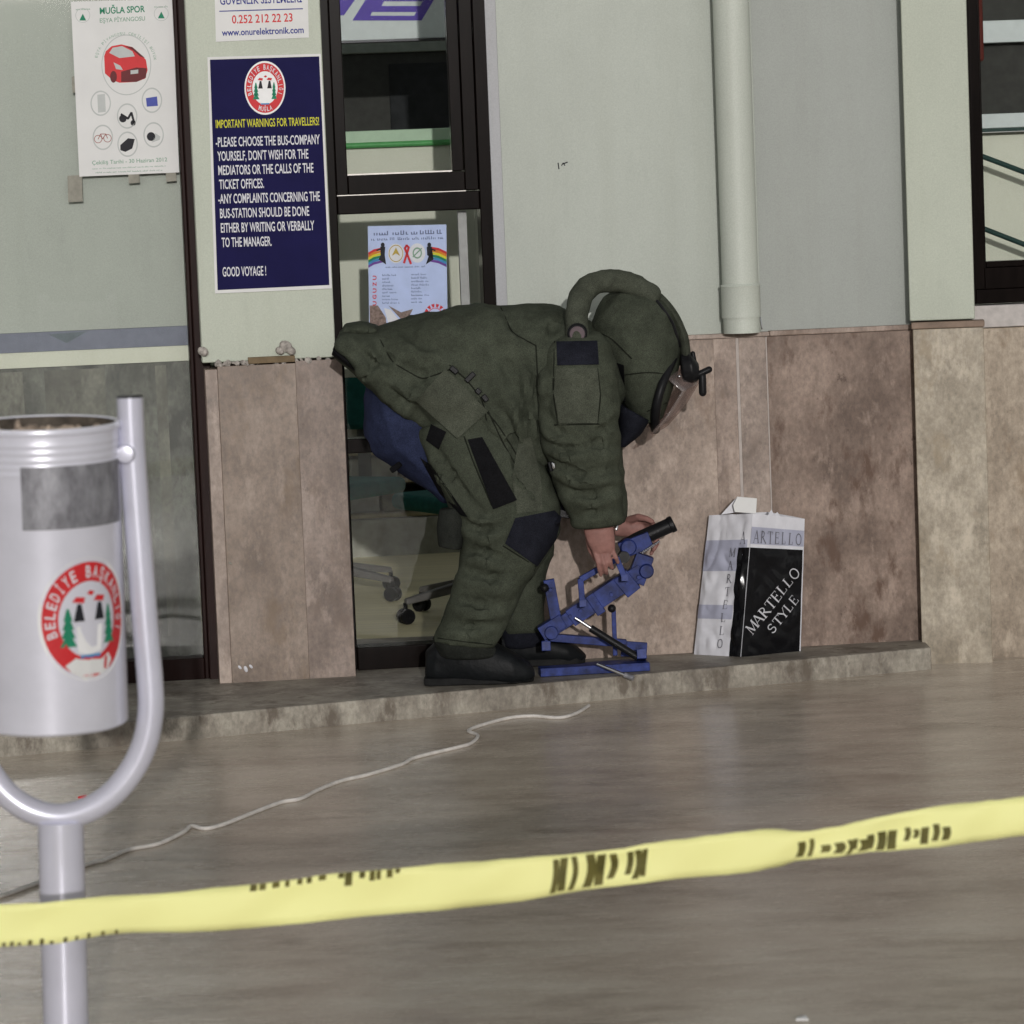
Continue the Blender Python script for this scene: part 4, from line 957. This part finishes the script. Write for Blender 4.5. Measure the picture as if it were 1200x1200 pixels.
# ---- suit jacket: torso
a=MB()
a.loft([(404,385,393,413,10.14,.21),(420,386,415,434,10.14,.225),(442,385,447,465,10.14,.235),(482,373,496,508,10.14,.245),(525,362,548,532,10.14,.25),(570,357,596,560,10.14,.25),(615,355,640,560,10.14,.25),(652,360,690,520,10.14,.245),(685,376,722,478,10.14,.21),(704,392,735,462,10.14,.15)],36,2.5)
a.loft([(560,470,640,430,10.14,.22),(590,545,655,500,10.14,.20),(612,590,655,560,10.14,.15)],24,2.5)
tor=evalmesh(a,.0085,7,'jacket'); wrinkle(tor,.012,6,3.0,(10,5,6),.012)
crease(tor,[([(408,396),(440,425),(480,452),(520,455)],.011,7),([(440,388),(455,420),(490,442),(525,432)],.010,7),([(470,380),(500,405),(540,415)],.006,9),([(430,420),(470,470),(505,500)],.008,6),([(575,470),(598,520),(620,585)],.012,7),([(600,440),(612,490),(628,545)],.010,7),([(560,400),(590,430),(600,470)],.007,9),([(620,400),(626,450),(634,500),(640,545)],.012,6),([(520,500),(545,525),(580,540)],.008,6),([(660,362),(650,385),(640,405)],.008,6),([(585,358),(597,385),(620,402)],.006,7)])
jk=put('jacket',tor,M['green'],per,smooth=True)
# sleeves
a=MB()
a.loft([(655,393,700,390,9.985,.07),(641,408,714,402,9.955,.095),(632,435,722,428,9.935,.105),(630,475,726,468,9.93,.105),(634,515,726,508,9.93,.10),(645,552,727,545,9.935,.095),(656,585,729,580,9.945,.088),(667,606,730,602,9.955,.080),(669,618,729,613,9.958,.074)],28,2.4)
sle=evalmesh(a,.0075,5,'sleeve'); wrinkle(sle,.006,8,9.0,(5,5,13),.008)
crease(sle,[([(634,512),(665,528),(700,522),(727,528)],.009,6),([(640,540),(675,556),(728,548)],.010,6),([(650,572),(690,578),(729,570)],.008,6),([(636,470),(655,505),(670,512)],.008,6),([(726,490),(705,508),(690,505)],.008,6),([(668,606),(690,598),(729,596)],.006,5),([(640,420),(646,450),(644,480)],.006,6)]); put('sleeve',sle,M['green2'],per,smooth=True)
a=MB(); a.loft([(655,420,722,420,10.33,.09),(650,480,728,470,10.34,.10),(660,540,730,535,10.33,.09),(690,600,734,598,10.30,.075),(700,614,733,610,10.295,.068)],24,2.4)
sf=evalmesh(a,.009,4,'sleeve'); wrinkle(sf,.006,8,19.0,(5,5,11),.006); put('sleeve',sf,M['green2'],per,smooth=True)
# trousers
a=MB(); a.loft([(436,440,520,415,10.15,.17),(427,468,535,445,10.15,.185),(426,500,545,480,10.15,.185),(441,531,550,505,10.15,.17),(475,556,560,530,10.15,.15),(520,590,575,555,10.12,.12)],28,2.3)
nv=evalmesh(a,.010,5,'trousers'); wrinkle(nv,.006,7,31.0,(8,6,9),.012); put('trousers',nv,M['navycloth'],per,smooth=True)
a=MB()
a.loft([(488,505,590,455,10.02,.11),(503,538,622,515,10.0,.125),(518,572,646,560,9.99,.125),(532,604,657,596,9.985,.12),(541,632,656,622,9.985,.115),(540,656,642,648,9.99,.11),(534,682,622,676,9.99,.105),(524,712,604,711,9.995,.10),(514,738,588,742,10.0,.098),(508,750,579,757,10.0,.097)],28,2.4)
lg1=evalmesh(a,.0085,5,'leg_armour'); wrinkle(lg1,.007,7,41.0,(6,6,12),.007)
crease(lg1,[([(535,606),(570,622),(600,614)],.010,6),([(538,640),(570,648),(600,660)],.011,6),([(536,665),(575,680),(612,676)],.010,7),([(526,700),(560,712),(598,704)],.009,7),([(516,730),(550,738),(585,732)],.008,6),([(508,520),(530,560),(545,590)],.010,6),([(600,520),(610,560),(640,590)],.009,6),([(525,552),(560,600),(590,604)],.007,6)]); put('trouser_leg',lg1,M['green'],per,smooth=True)
a=MB(); a.loft([(520,520,620,500,10.30,.10),(560,590,645,590,10.32,.11),(575,640,650,640,10.33,.10),(582,680,640,676,10.34,.09),(586,712,637,710,10.35,.085),(590,741,638,738,10.36,.08)],24,2.4)
lg2=evalmesh(a,.009,4,'leg_far'); wrinkle(lg2,.006,7,51.0,(6,6,9),.006); put('trouser_leg',lg2,M['green'],per,smooth=True)
BT=bvh_of(tor); BS=bvh_of(sle); BL1=bvh_of(lg1); BN=bvh_of(nv); BL2=bvh_of(lg2)
allb=[BT,BS,BL1,BN]
# groin guard and front flap
a=MB(); a.loft([(622,552,655,530,10.08,.10),(632,585,668,566,10.06,.09),(645,603,670,597,10.05,.07)],20); gg=evalmesh(a,.008,4,'groin'); wrinkle(gg,.004,9,3,(6,6,9),.004); put('groin_guard',gg,M['kneecloth'],per,smooth=True)
a=MB(); a.bar(P(650,600,9.98),P(668,603,9.98),.024,.03); a.tube([P(644,541,9.87),P(647,552,9.87)],.008,10); obj('buckle',a,M['black'],per,bevel=.003)
a=MB(); a.tube([P(648,543,9.862),P(649,548,9.862)],.005,8,round_=True); obj('steel_clip',a,M['chrome'],per,smooth=True)
# panels, patches and seams
patch('side_panel',[(522,432),(572,482),(536,514),(487,470)],allb,M['green3'],per,.018)
patch('thigh_strip',[(548,515),(565,512),(606,586),(578,597)],allb,M['blackcloth'],per,.010)
patch('knee_pad',[(604,607),(650,598),(658,606),(652,632),(630,664),(592,637)],allb,M['kneecloth'],per,.012)
patch('hip_strap',[(505,497),(523,506),(514,527),(499,516)],allb,M['blackcloth'],per,.008)
patch('leg_edge',[(492,536),(505,545),(530,580),(548,606),(540,604),(515,578)],allb,M['blackcloth'],per,.008)
patch('arm_label',[(652,400),(700,399),(702,427),(653,428)],allb,M['kneecloth'],per,.008)
patch('arm_pocket',[(651,432),(700,431),(703,462),(700,496),(655,496),(649,460)],allb,M['green3'],per,.010)
patch('thigh_panel',[(608,516),(622,512),(634,560),(636,598),(606,602),(600,560)],allb,M['green3'],per,.006)
a=MB(); a.loft([(514,597,546,592,9.95,.045),(511,620,545,620,9.95,.05),(514,641,541,644,9.955,.045)],18); fl=evalmesh(a,.006,3,'flap'); wrinkle(fl,.004,12,5); put('calf_flap',fl,M['dkgreen'],per,smooth=True)
for sp in ([(527,428),(548,446),(566,470),(570,492)],[(628,405),(630,440),(631,480),(634,520)],[(560,470),(585,500),(604,530),(616,560)],[(440,388),(460,425),(495,445),(530,432)],[(572,482),(590,520),(610,555)],[(585,356),(600,390),(628,405)],[(650,498),(702,497)],[(700,432),(704,465),(700,496)],[(544,512),(556,545),(576,592)],[(508,747),(545,752),(582,756)],[(590,640),(628,664)],[(628,664),(610,705),(585,752)],[(505,545),(540,600)],[(498,470),(536,513)],[(650,400),(648,460),(654,498)]):
    seam(sp,allb,per,M['seam'])
# buckles on the side
for (x0,y0,x1,y1) in ((528,430,536,437),(546,447,556,437),(558,456,563,461),(566,463,571,470)):
    d0=BT.ray_cast(CAM,ray(x0,y0).normalized()); Yb=(d0[0].y if d0[0] is not None else 9.9)-.012
    a=MB(); a.bar(P(x0,y0,Yb),P(x1,y1,Yb),.016,.012); obj('side_buckle',a,M['black'],per,bevel=.003)
# dark lining of the tail
a=MB(); a.loft([(396,402,391,415,10.13,.20),(400,404,428,442,10.13,.22)],24); obj('jacket_lining',a,M['blackcloth'],per,smooth=True)
a=MB(); a.loft([(404,381,402,392,10.1,.10),(422,378,422,392,10.1,.12),(440,383,444,392,10.1,.10)],18); cl=evalmesh(a,.008,3,'fold'); wrinkle(cl,.006,14,2); put('tail_fold',cl,M['green'],per,smooth=True)
# black strap end at the seat
a=MB(); a.bar(P(458,552,10.0),P(470,543,10.0),.018,.02); obj('strap_end',a,M['blackcloth'],per,bevel=.004)
# ---- helmet
a=MB()
a.loft([(699,362,708,347,10.15,.05),(691,384,733,333,10.15,.125),(697,408,765,337,10.15,.165),(711,432,787,357,10.15,.18),(721,451,799,392,10.15,.175),(727,468,797,428,10.15,.165),(738,487,786,462,10.15,.14),(752,495,776,490,10.15,.10)],32,2.2)
he=evalmesh(a,.007,6,'helmet'); wrinkle(he,.002,7,61,(5,5,5),.0015); hl=put('helmet',he,M['green'],per,smooth=True); BH=bvh_of(he)
a=MB(); a.tube(smoothpath([P(x,y,10.05) for x,y in ((752,336),(773,350),(790,370),(801,395),(805,424))],4),[.012]*4+[.017]*8+[.019]*5,14,round_=True)
for v in a.v: v.y=10.15+(v.y-10.05)*5.5
obj('brow_ridge',a,M['green3'],hl,smooth=True)
a=MB(); c0=P(793,408,10.15); c1=P(768,503,10.15); c=(c0+c1)/2; e=(c0-c1)/2; pts=[c+e*math.cos(t)+Vector((0,.168,0))*math.sin(t)+Vector((.03,0,.01))*(math.sin(t)**2)*-1 for t in [2*math.pi*k/48 for k in range(49)]]
a.tube(pts,.014,10,cap=False); obj('face_seal',a,M['black'],hl,smooth=True)
seam([(750,334),(772,355),(788,378),(796,405)],[BH],hl,M['black'],.006,'trim_line')
seam([(725,440),(760,436),(797,440)],[BH],hl,M['seam'],.0025,'seam')
seam([(690,385),(715,395),(740,420)],[BH],hl,M['seam'],.0025,'seam')
seam([(745,489),(765,478),(786,470)],[BH],hl,M['seam'],.003,'seam')
patch('rear_strap',[(722,425),(731,428),(733,470),(724,470)],[BH],M['blackcloth'],hl,.006)
# visor: curved clear plate standing in front of the face
a=MB(); n=16; V=[];
for i in range(n+1):
    t=-1+2*i/n; bul=(1-t*t)
    for k,(x,y) in enumerate(((801,430),(820,447),(804,474),(784,497))):
        back=Vector((-.06,0,-.02)) if k<9 else 0
        V.append(P(x,y,10.15)+Vector((0,t*.15,0))+back*(t*t))
a.add(V,[(i*4+k,i*4+k+1,(i+1)*4+k+1,(i+1)*4+k) for i in range(n) for k in range(3)]); vz=obj('visor',a,M['visor'],hl,smooth=True)
s_=vz.modifiers.new('t','SOLIDIFY'); s_.thickness=.006
a=MB(); a.loft([(796,415,800,448,10.08,.05),(808,413,812,449,10.08,.06),(819,426,818,447,10.08,.045)],18); cm=evalmesh(a,.005,2,'cam'); mt_=put('visor_mount',cm,M['black'],hl,smooth=True)
a=MB(); a.tube([P(816,440,10.05),P(831,433,10.05)],.010,12,round_=True); obj('knob',a,M['black'],hl,smooth=True)
a=MB(); a.tube([P(823,441,10.05),P(823.5,460,10.05)],.012,12,round_=True); obj('lamp',a,M['black'],hl,smooth=True)
a=MB(); a.tube([P(812,414,10.07),P(815,430,10.07)],.007,10,round_=True); obj('clip',a,M['black'],hl,smooth=True)
a=MB(); a.ell(P(796,441,10.02),[.005,.004,.004],10,6); obj('rivet',a,M['chrome'],hl,smooth=True)
# collar under the chin
a=MB(); a.loft([(720,470,762,492,10.12,.15),(721,497,752,508,10.12,.13),(722,522,733,524,10.12,.09)],22); co=evalmesh(a,.008,4,'collar'); wrinkle(co,.003,9,4); put('neck_collar',co,M['kneecloth'],per,smooth=True)
# air hose
a=MB(); a.tube(smoothpath([P(676,392,9.93),P(676,368,9.96),P(682,345,10.0),P(697,332,10.03),P(717,329,10.05),P(740,333,10.06),P(762,346,10.06)],6),.0345,20,round_=True)
ho=evalmesh(a,.006,2,'hose'); wrinkle(ho,.003,16,8,(20,20,20),.002); hs_=put('air_hose',ho,M['green3'],per,smooth=True)
a=MB(); c=P(676.5,389,9.93); ax_=(P(676.5,392,9.89)-c).normalized(); a.lathe([(.0,.030),(.026,.030),(.030,.026),(.031,0),(0.0,0)],c,ax_,24); nz=obj('hose_ring',a,M['black'],hs_,smooth=True)
a=MB(); a.lathe([(0,.0325),(.021,.0325),(.023,.030)],c,ax_,24); obj('hose_cap',a,mat('pinkish_grey_cap',(.13,.10,.11),.4),nz,smooth=True)
# wrist watch
a=MB(); a.tube([P(723,614,9.95),P(722,620,9.945)],.006,10,round_=True); obj('watch',a,M['chrome'],per,smooth=True)
# ---- boots
def boot(secs,Y,sole):
    a=MB(); a.loft(secs,26,2.6); me=evalmesh(a,.006,4,'boot'); wrinkle(me,.003,14,Y); b=put('boot',me,M['boot'],per,smooth=True)
    a=MB(); fr=[];
    N=len(sole)
    up_=[P(x,y-6,Y)+Vector((0,s__,0)) for (x,y,wv) in sole for s__ in (0,)]
    V=[];F=[]
    for (x,y,wv) in sole:
        for dy in (-wv,wv):
            q=P(x,y,Y); V+=[Vector((q.x,Y+dy,.0712)),Vector((q.x,Y+dy,.094))]
    for i in range(N-1):
        k=4*i; F+=[(k,k+4,k+5,k+1),(k+2,k+3,k+7,k+6),(k+1,k+5,k+7,k+3),(k,k+2,k+6,k+4)]
    F+=[(0,1,3,2),(4*N-4,4*N-2,4*N-1,4*N-3)]
    a.add(V,F); obj('sole',a,M['sole'],b,bevel=.005)
boot([(500,764,499,793,10.04,.035),(512,752,508,797,10.035,.052),(545,742,538,799,10.03,.062),(576,752,574,801,10.025,.066),(600,764,601,800,10.02,.063),(617,775,618,797,10.02,.050),(625,784,626,793,10.02,.025)],10.03,[(497,797,.028),(505,797,.044),(540,797,.05),(580,797,.064),(605,797,.060),(620,797,.042),(626,797,.02)])
boot([(588,738,588,774,10.38,.05),(615,734,612,778,10.38,.055),(645,742,645,778,10.38,.06),(668,752,668,777,10.38,.055),(682,763,683,774,10.38,.035),(687,768,687,772,10.38,.015)],10.38,[(590,777,.04),(620,777,.05),(650,777,.058),(675,777,.045),(686,777,.02)])
a=MB(); a.loft([(508,747,582,757,10.005,.09),(516,768,584,768,10.01,.075)],24); gt=evalmesh(a,.007,3,'gaiter'); wrinkle(gt,.003,12,6); put('gaiter',gt,M['dkgreen'],per,smooth=True)
a=MB(); a.loft([(588,737,638,735,10.36,.075),(590,758,640,752,10.37,.07)],24); gt=evalmesh(a,.007,3,'gaiter'); wrinkle(gt,.003,12,7); put('gaiter',gt,M['kneecloth'],per,smooth=True)

# ================================================================ BLUE STAND
Y0=10.17
st=thing('disruptor_stand','worn blue steel tool stand with a black barrel held by the person','tool stand',(.25,10.2,.07))
def B_(name,segs,w_,d_,Y=Y0,mt='blue',par=st,bv=.002):
    a=MB()
    for (x0,y0,x1,y1) in segs: a.bar(P(x0,y0,Y),P(x1,y1,Y),w_,d_)
    return obj(name,a,M[mt],par,bevel=bv)
a=MB(); q0=G(632,789,.0705); q1=G(758,779,.0705); q0.y=10.12; q1.y=10.16
a.bar(q0+Vector((0,0,.014)),q1+Vector((0,0,.014)),.026,.06); obj('base_rail',a,M['blue'],st,bevel=.002)
a=MB(); a.bar(P(640,784,10.36)+Vector((0,0,.0)),P(757,776,10.36),.022,.04); obj('base_rail',a,M['blue'],st,bevel=.002)
B_('upper_rail',[(638,746,734,754)],.024,.03,10.22)
for (x,y) in ((668,721),(680,714),(700,706),(716,695),(735,683),(748,675),(640,750),(733,757),(752,762),(645,690)):
    a=MB(); a.lathe([(0,-.038),(.006,-.038),(.0065,-.034),(.0065,.0),(0,.0)],P(x,y,10.17),(0,1,0),6); obj('bolt',a,M['blue'],st)
B_('end_plate',[(728,760,758,762)],.048,.012,10.22)
a=MB(); a.bar(P(752,766,10.10),P(750,772,10.38),.030,.03,Vector((0,0,1))); obj('cross_bar',a,M['blue'],st,bevel=.002)
a=MB(); a.bar(P(640,757,10.10),P(640,755,10.38),.028,.03,Vector((0,0,1))); obj('cross_bar',a,M['blue'],st,bevel=.002)
B_('rear_upright',[(643,679,653,734)],.034,.02,10.16)
a=MB(); a.ell(P(638,689,10.15),[.014,.014,.014],14,10); obj('knob',a,M['black'],st,smooth=True)
B_('main_arm',[(640,742,752,667)],.042,.045,10.17)
B_('arm_sleeve',[(668,724,740,676)],.056,.056,10.17)
B_('arm_collar',[(693,710,702,704)],.069,.066,10.17)
B_('arm_collar',[(727,689,742,677)],.070,.066,10.17)
B_('pivot_block',[(634,742,660,726)],.044,.06,10.17)
a=MB(); a.lathe([(0,-.04),(.019,-.04),(.021,-.036),(.021,.036),(.019,.04),(0,.04)],P(646,740,10.17),(0,1,0),24); obj('pivot_bolt',a,M['blue'],st,smooth=True)
B_('head_block',[(744,682,756,650)],.056,.06,10.18)
B_('head_block',[(727,645,762,631)],.050,.06,10.18)
a=MB(); a.lathe([(0,-.045),(.021,-.045),(.025,-.04),(.025,.04),(.021,.045),(0,.045)],P(736,640,10.18),(0,1,0),24); a.lathe([(0,-.042),(.019,-.042),(.023,-.036),(.023,.036),(0,.04)],P(757,668,10.18),(0,1,0),20); obj('clamp_wheel',a,M['blue'],st,smooth=True)
a=MB(); a.lathe([(0,-.03),(.018,-.03),(.018,.03),(0,.03)],P(731,652,10.15),(0,1,0),18); obj('clamp_knob',a,M['black'],st,smooth=True)
a=MB(); a.tube([P(730,642,10.19),P(748,632,10.19),P(786,615,10.19)],.0235,22); brl=obj('barrel',a,M['black'],st,smooth=True)
a=MB(); a.tube([P(784,616,10.19),P(790,613,10.19)],.026,22,round_=False); obj('barrel_cap',a,M['black'],brl,bevel=.004)
B_('handle',[(683,711,680,678),(680,679,714,660),(714,660,722,655),(722,653,733,679)],.018,.018,10.06)
a=MB(); a.bar(P(683,707,10.05),P(683,707,10.18),.02,.02,Vector((0,0,1))); a.bar(P(732,677,10.05),P(732,677,10.18),.02,.02,Vector((0,0,1))); obj('handle_bracket',a,M['blue'],st)
B_('upright_rod',[(721,768,719,714)],.014,.014,10.2)
a=MB(); a.ell(P(717,713,10.19),[.013,.013,.013],14,10); obj('knob',a,M['black'],st,smooth=True)
a=MB(); a.tube([P(674,724,10.12),P(694,737,10.12)],.005,10); gs=obj('strut_rod',a,M['chrome'],st,smooth=True)
a=MB(); a.tube([P(692,736,10.12),P(747,770,10.12)],.0115,14); obj('gas_strut',a,M['black'],st,smooth=True)
a=MB(); a.bar(P(752,648,10.14),P(773,634,10.14),.006,.01); obj('trigger_lever',a,M['darkmetal'],st)
# steel tool by the foot of the stand
tl=thing('steel_rod','thin bright steel rod lying at the foot of the blue stand','tool',G(716,786,.07))
a=MB(); q0=P(700,778,10.06); q1=P(732,786,10.02); q0.z=max(q0.z,.076); q1.z=.078
a.tube([q0,q1],.005,10); obj('rod',a,M['chrome'],tl,smooth=True)
a=MB(); a.tube([q1,q1+(q1-q0).normalized()*.03],.008,12); obj('rod_tip',a,M['galv'],tl,smooth=True)

# ================================================================ SMALL THINGS ON THE GROUND
wp=[(-60,1062),(0,1050),(40,1036),(105,1012),(122,1008),(150,996),(185,989),(215,975),(224,968),(240,971),(262,966),(300,951),(330,940),(352,936),(372,926),(400,915),(430,908),(470,896),(483,889),(505,883),(535,876),(552,871),(560,862),(549,856),(570,848),(598,841),(625,839),(655,841),(675,836),(690,827)]
a=MB(); 
def gp(x,y): q=G(x,y,.005); return q
a.tube(smoothpath([gp(x,y) for x,y in wp],5),.0052,8); tag(obj('cord',a,M['wire'],smooth=True),'thin pale cord snaking over the paving towards the step','cord')
for k,(x,y,q,mt,lab,nm) in enumerate(((97,934,.008,'ink_red','tiny red scrap on the paving beneath the bin','scrap'),(940,1194,.008,'paper','tiny white paper scrap near the bottom edge of the photo','scrap'))):
    c=G(x,y,.004); a=MB(); a.plate([c+Vector((-q*1.5,-q,.003)),c+Vector((q*1.4,-q*.6,.001)),c+Vector((q,q*1.4,.004)),c+Vector((-q,q,.002))],[c+Vector((-q*1.5,-q,-.002)),c+Vector((q*1.4,-q*.6,-.003)),c+Vector((q,q*1.4,-.002)),c+Vector((-q,q,-.002))]); tag(obj('paper_scrap',a,M[mt]),lab,'scrap')
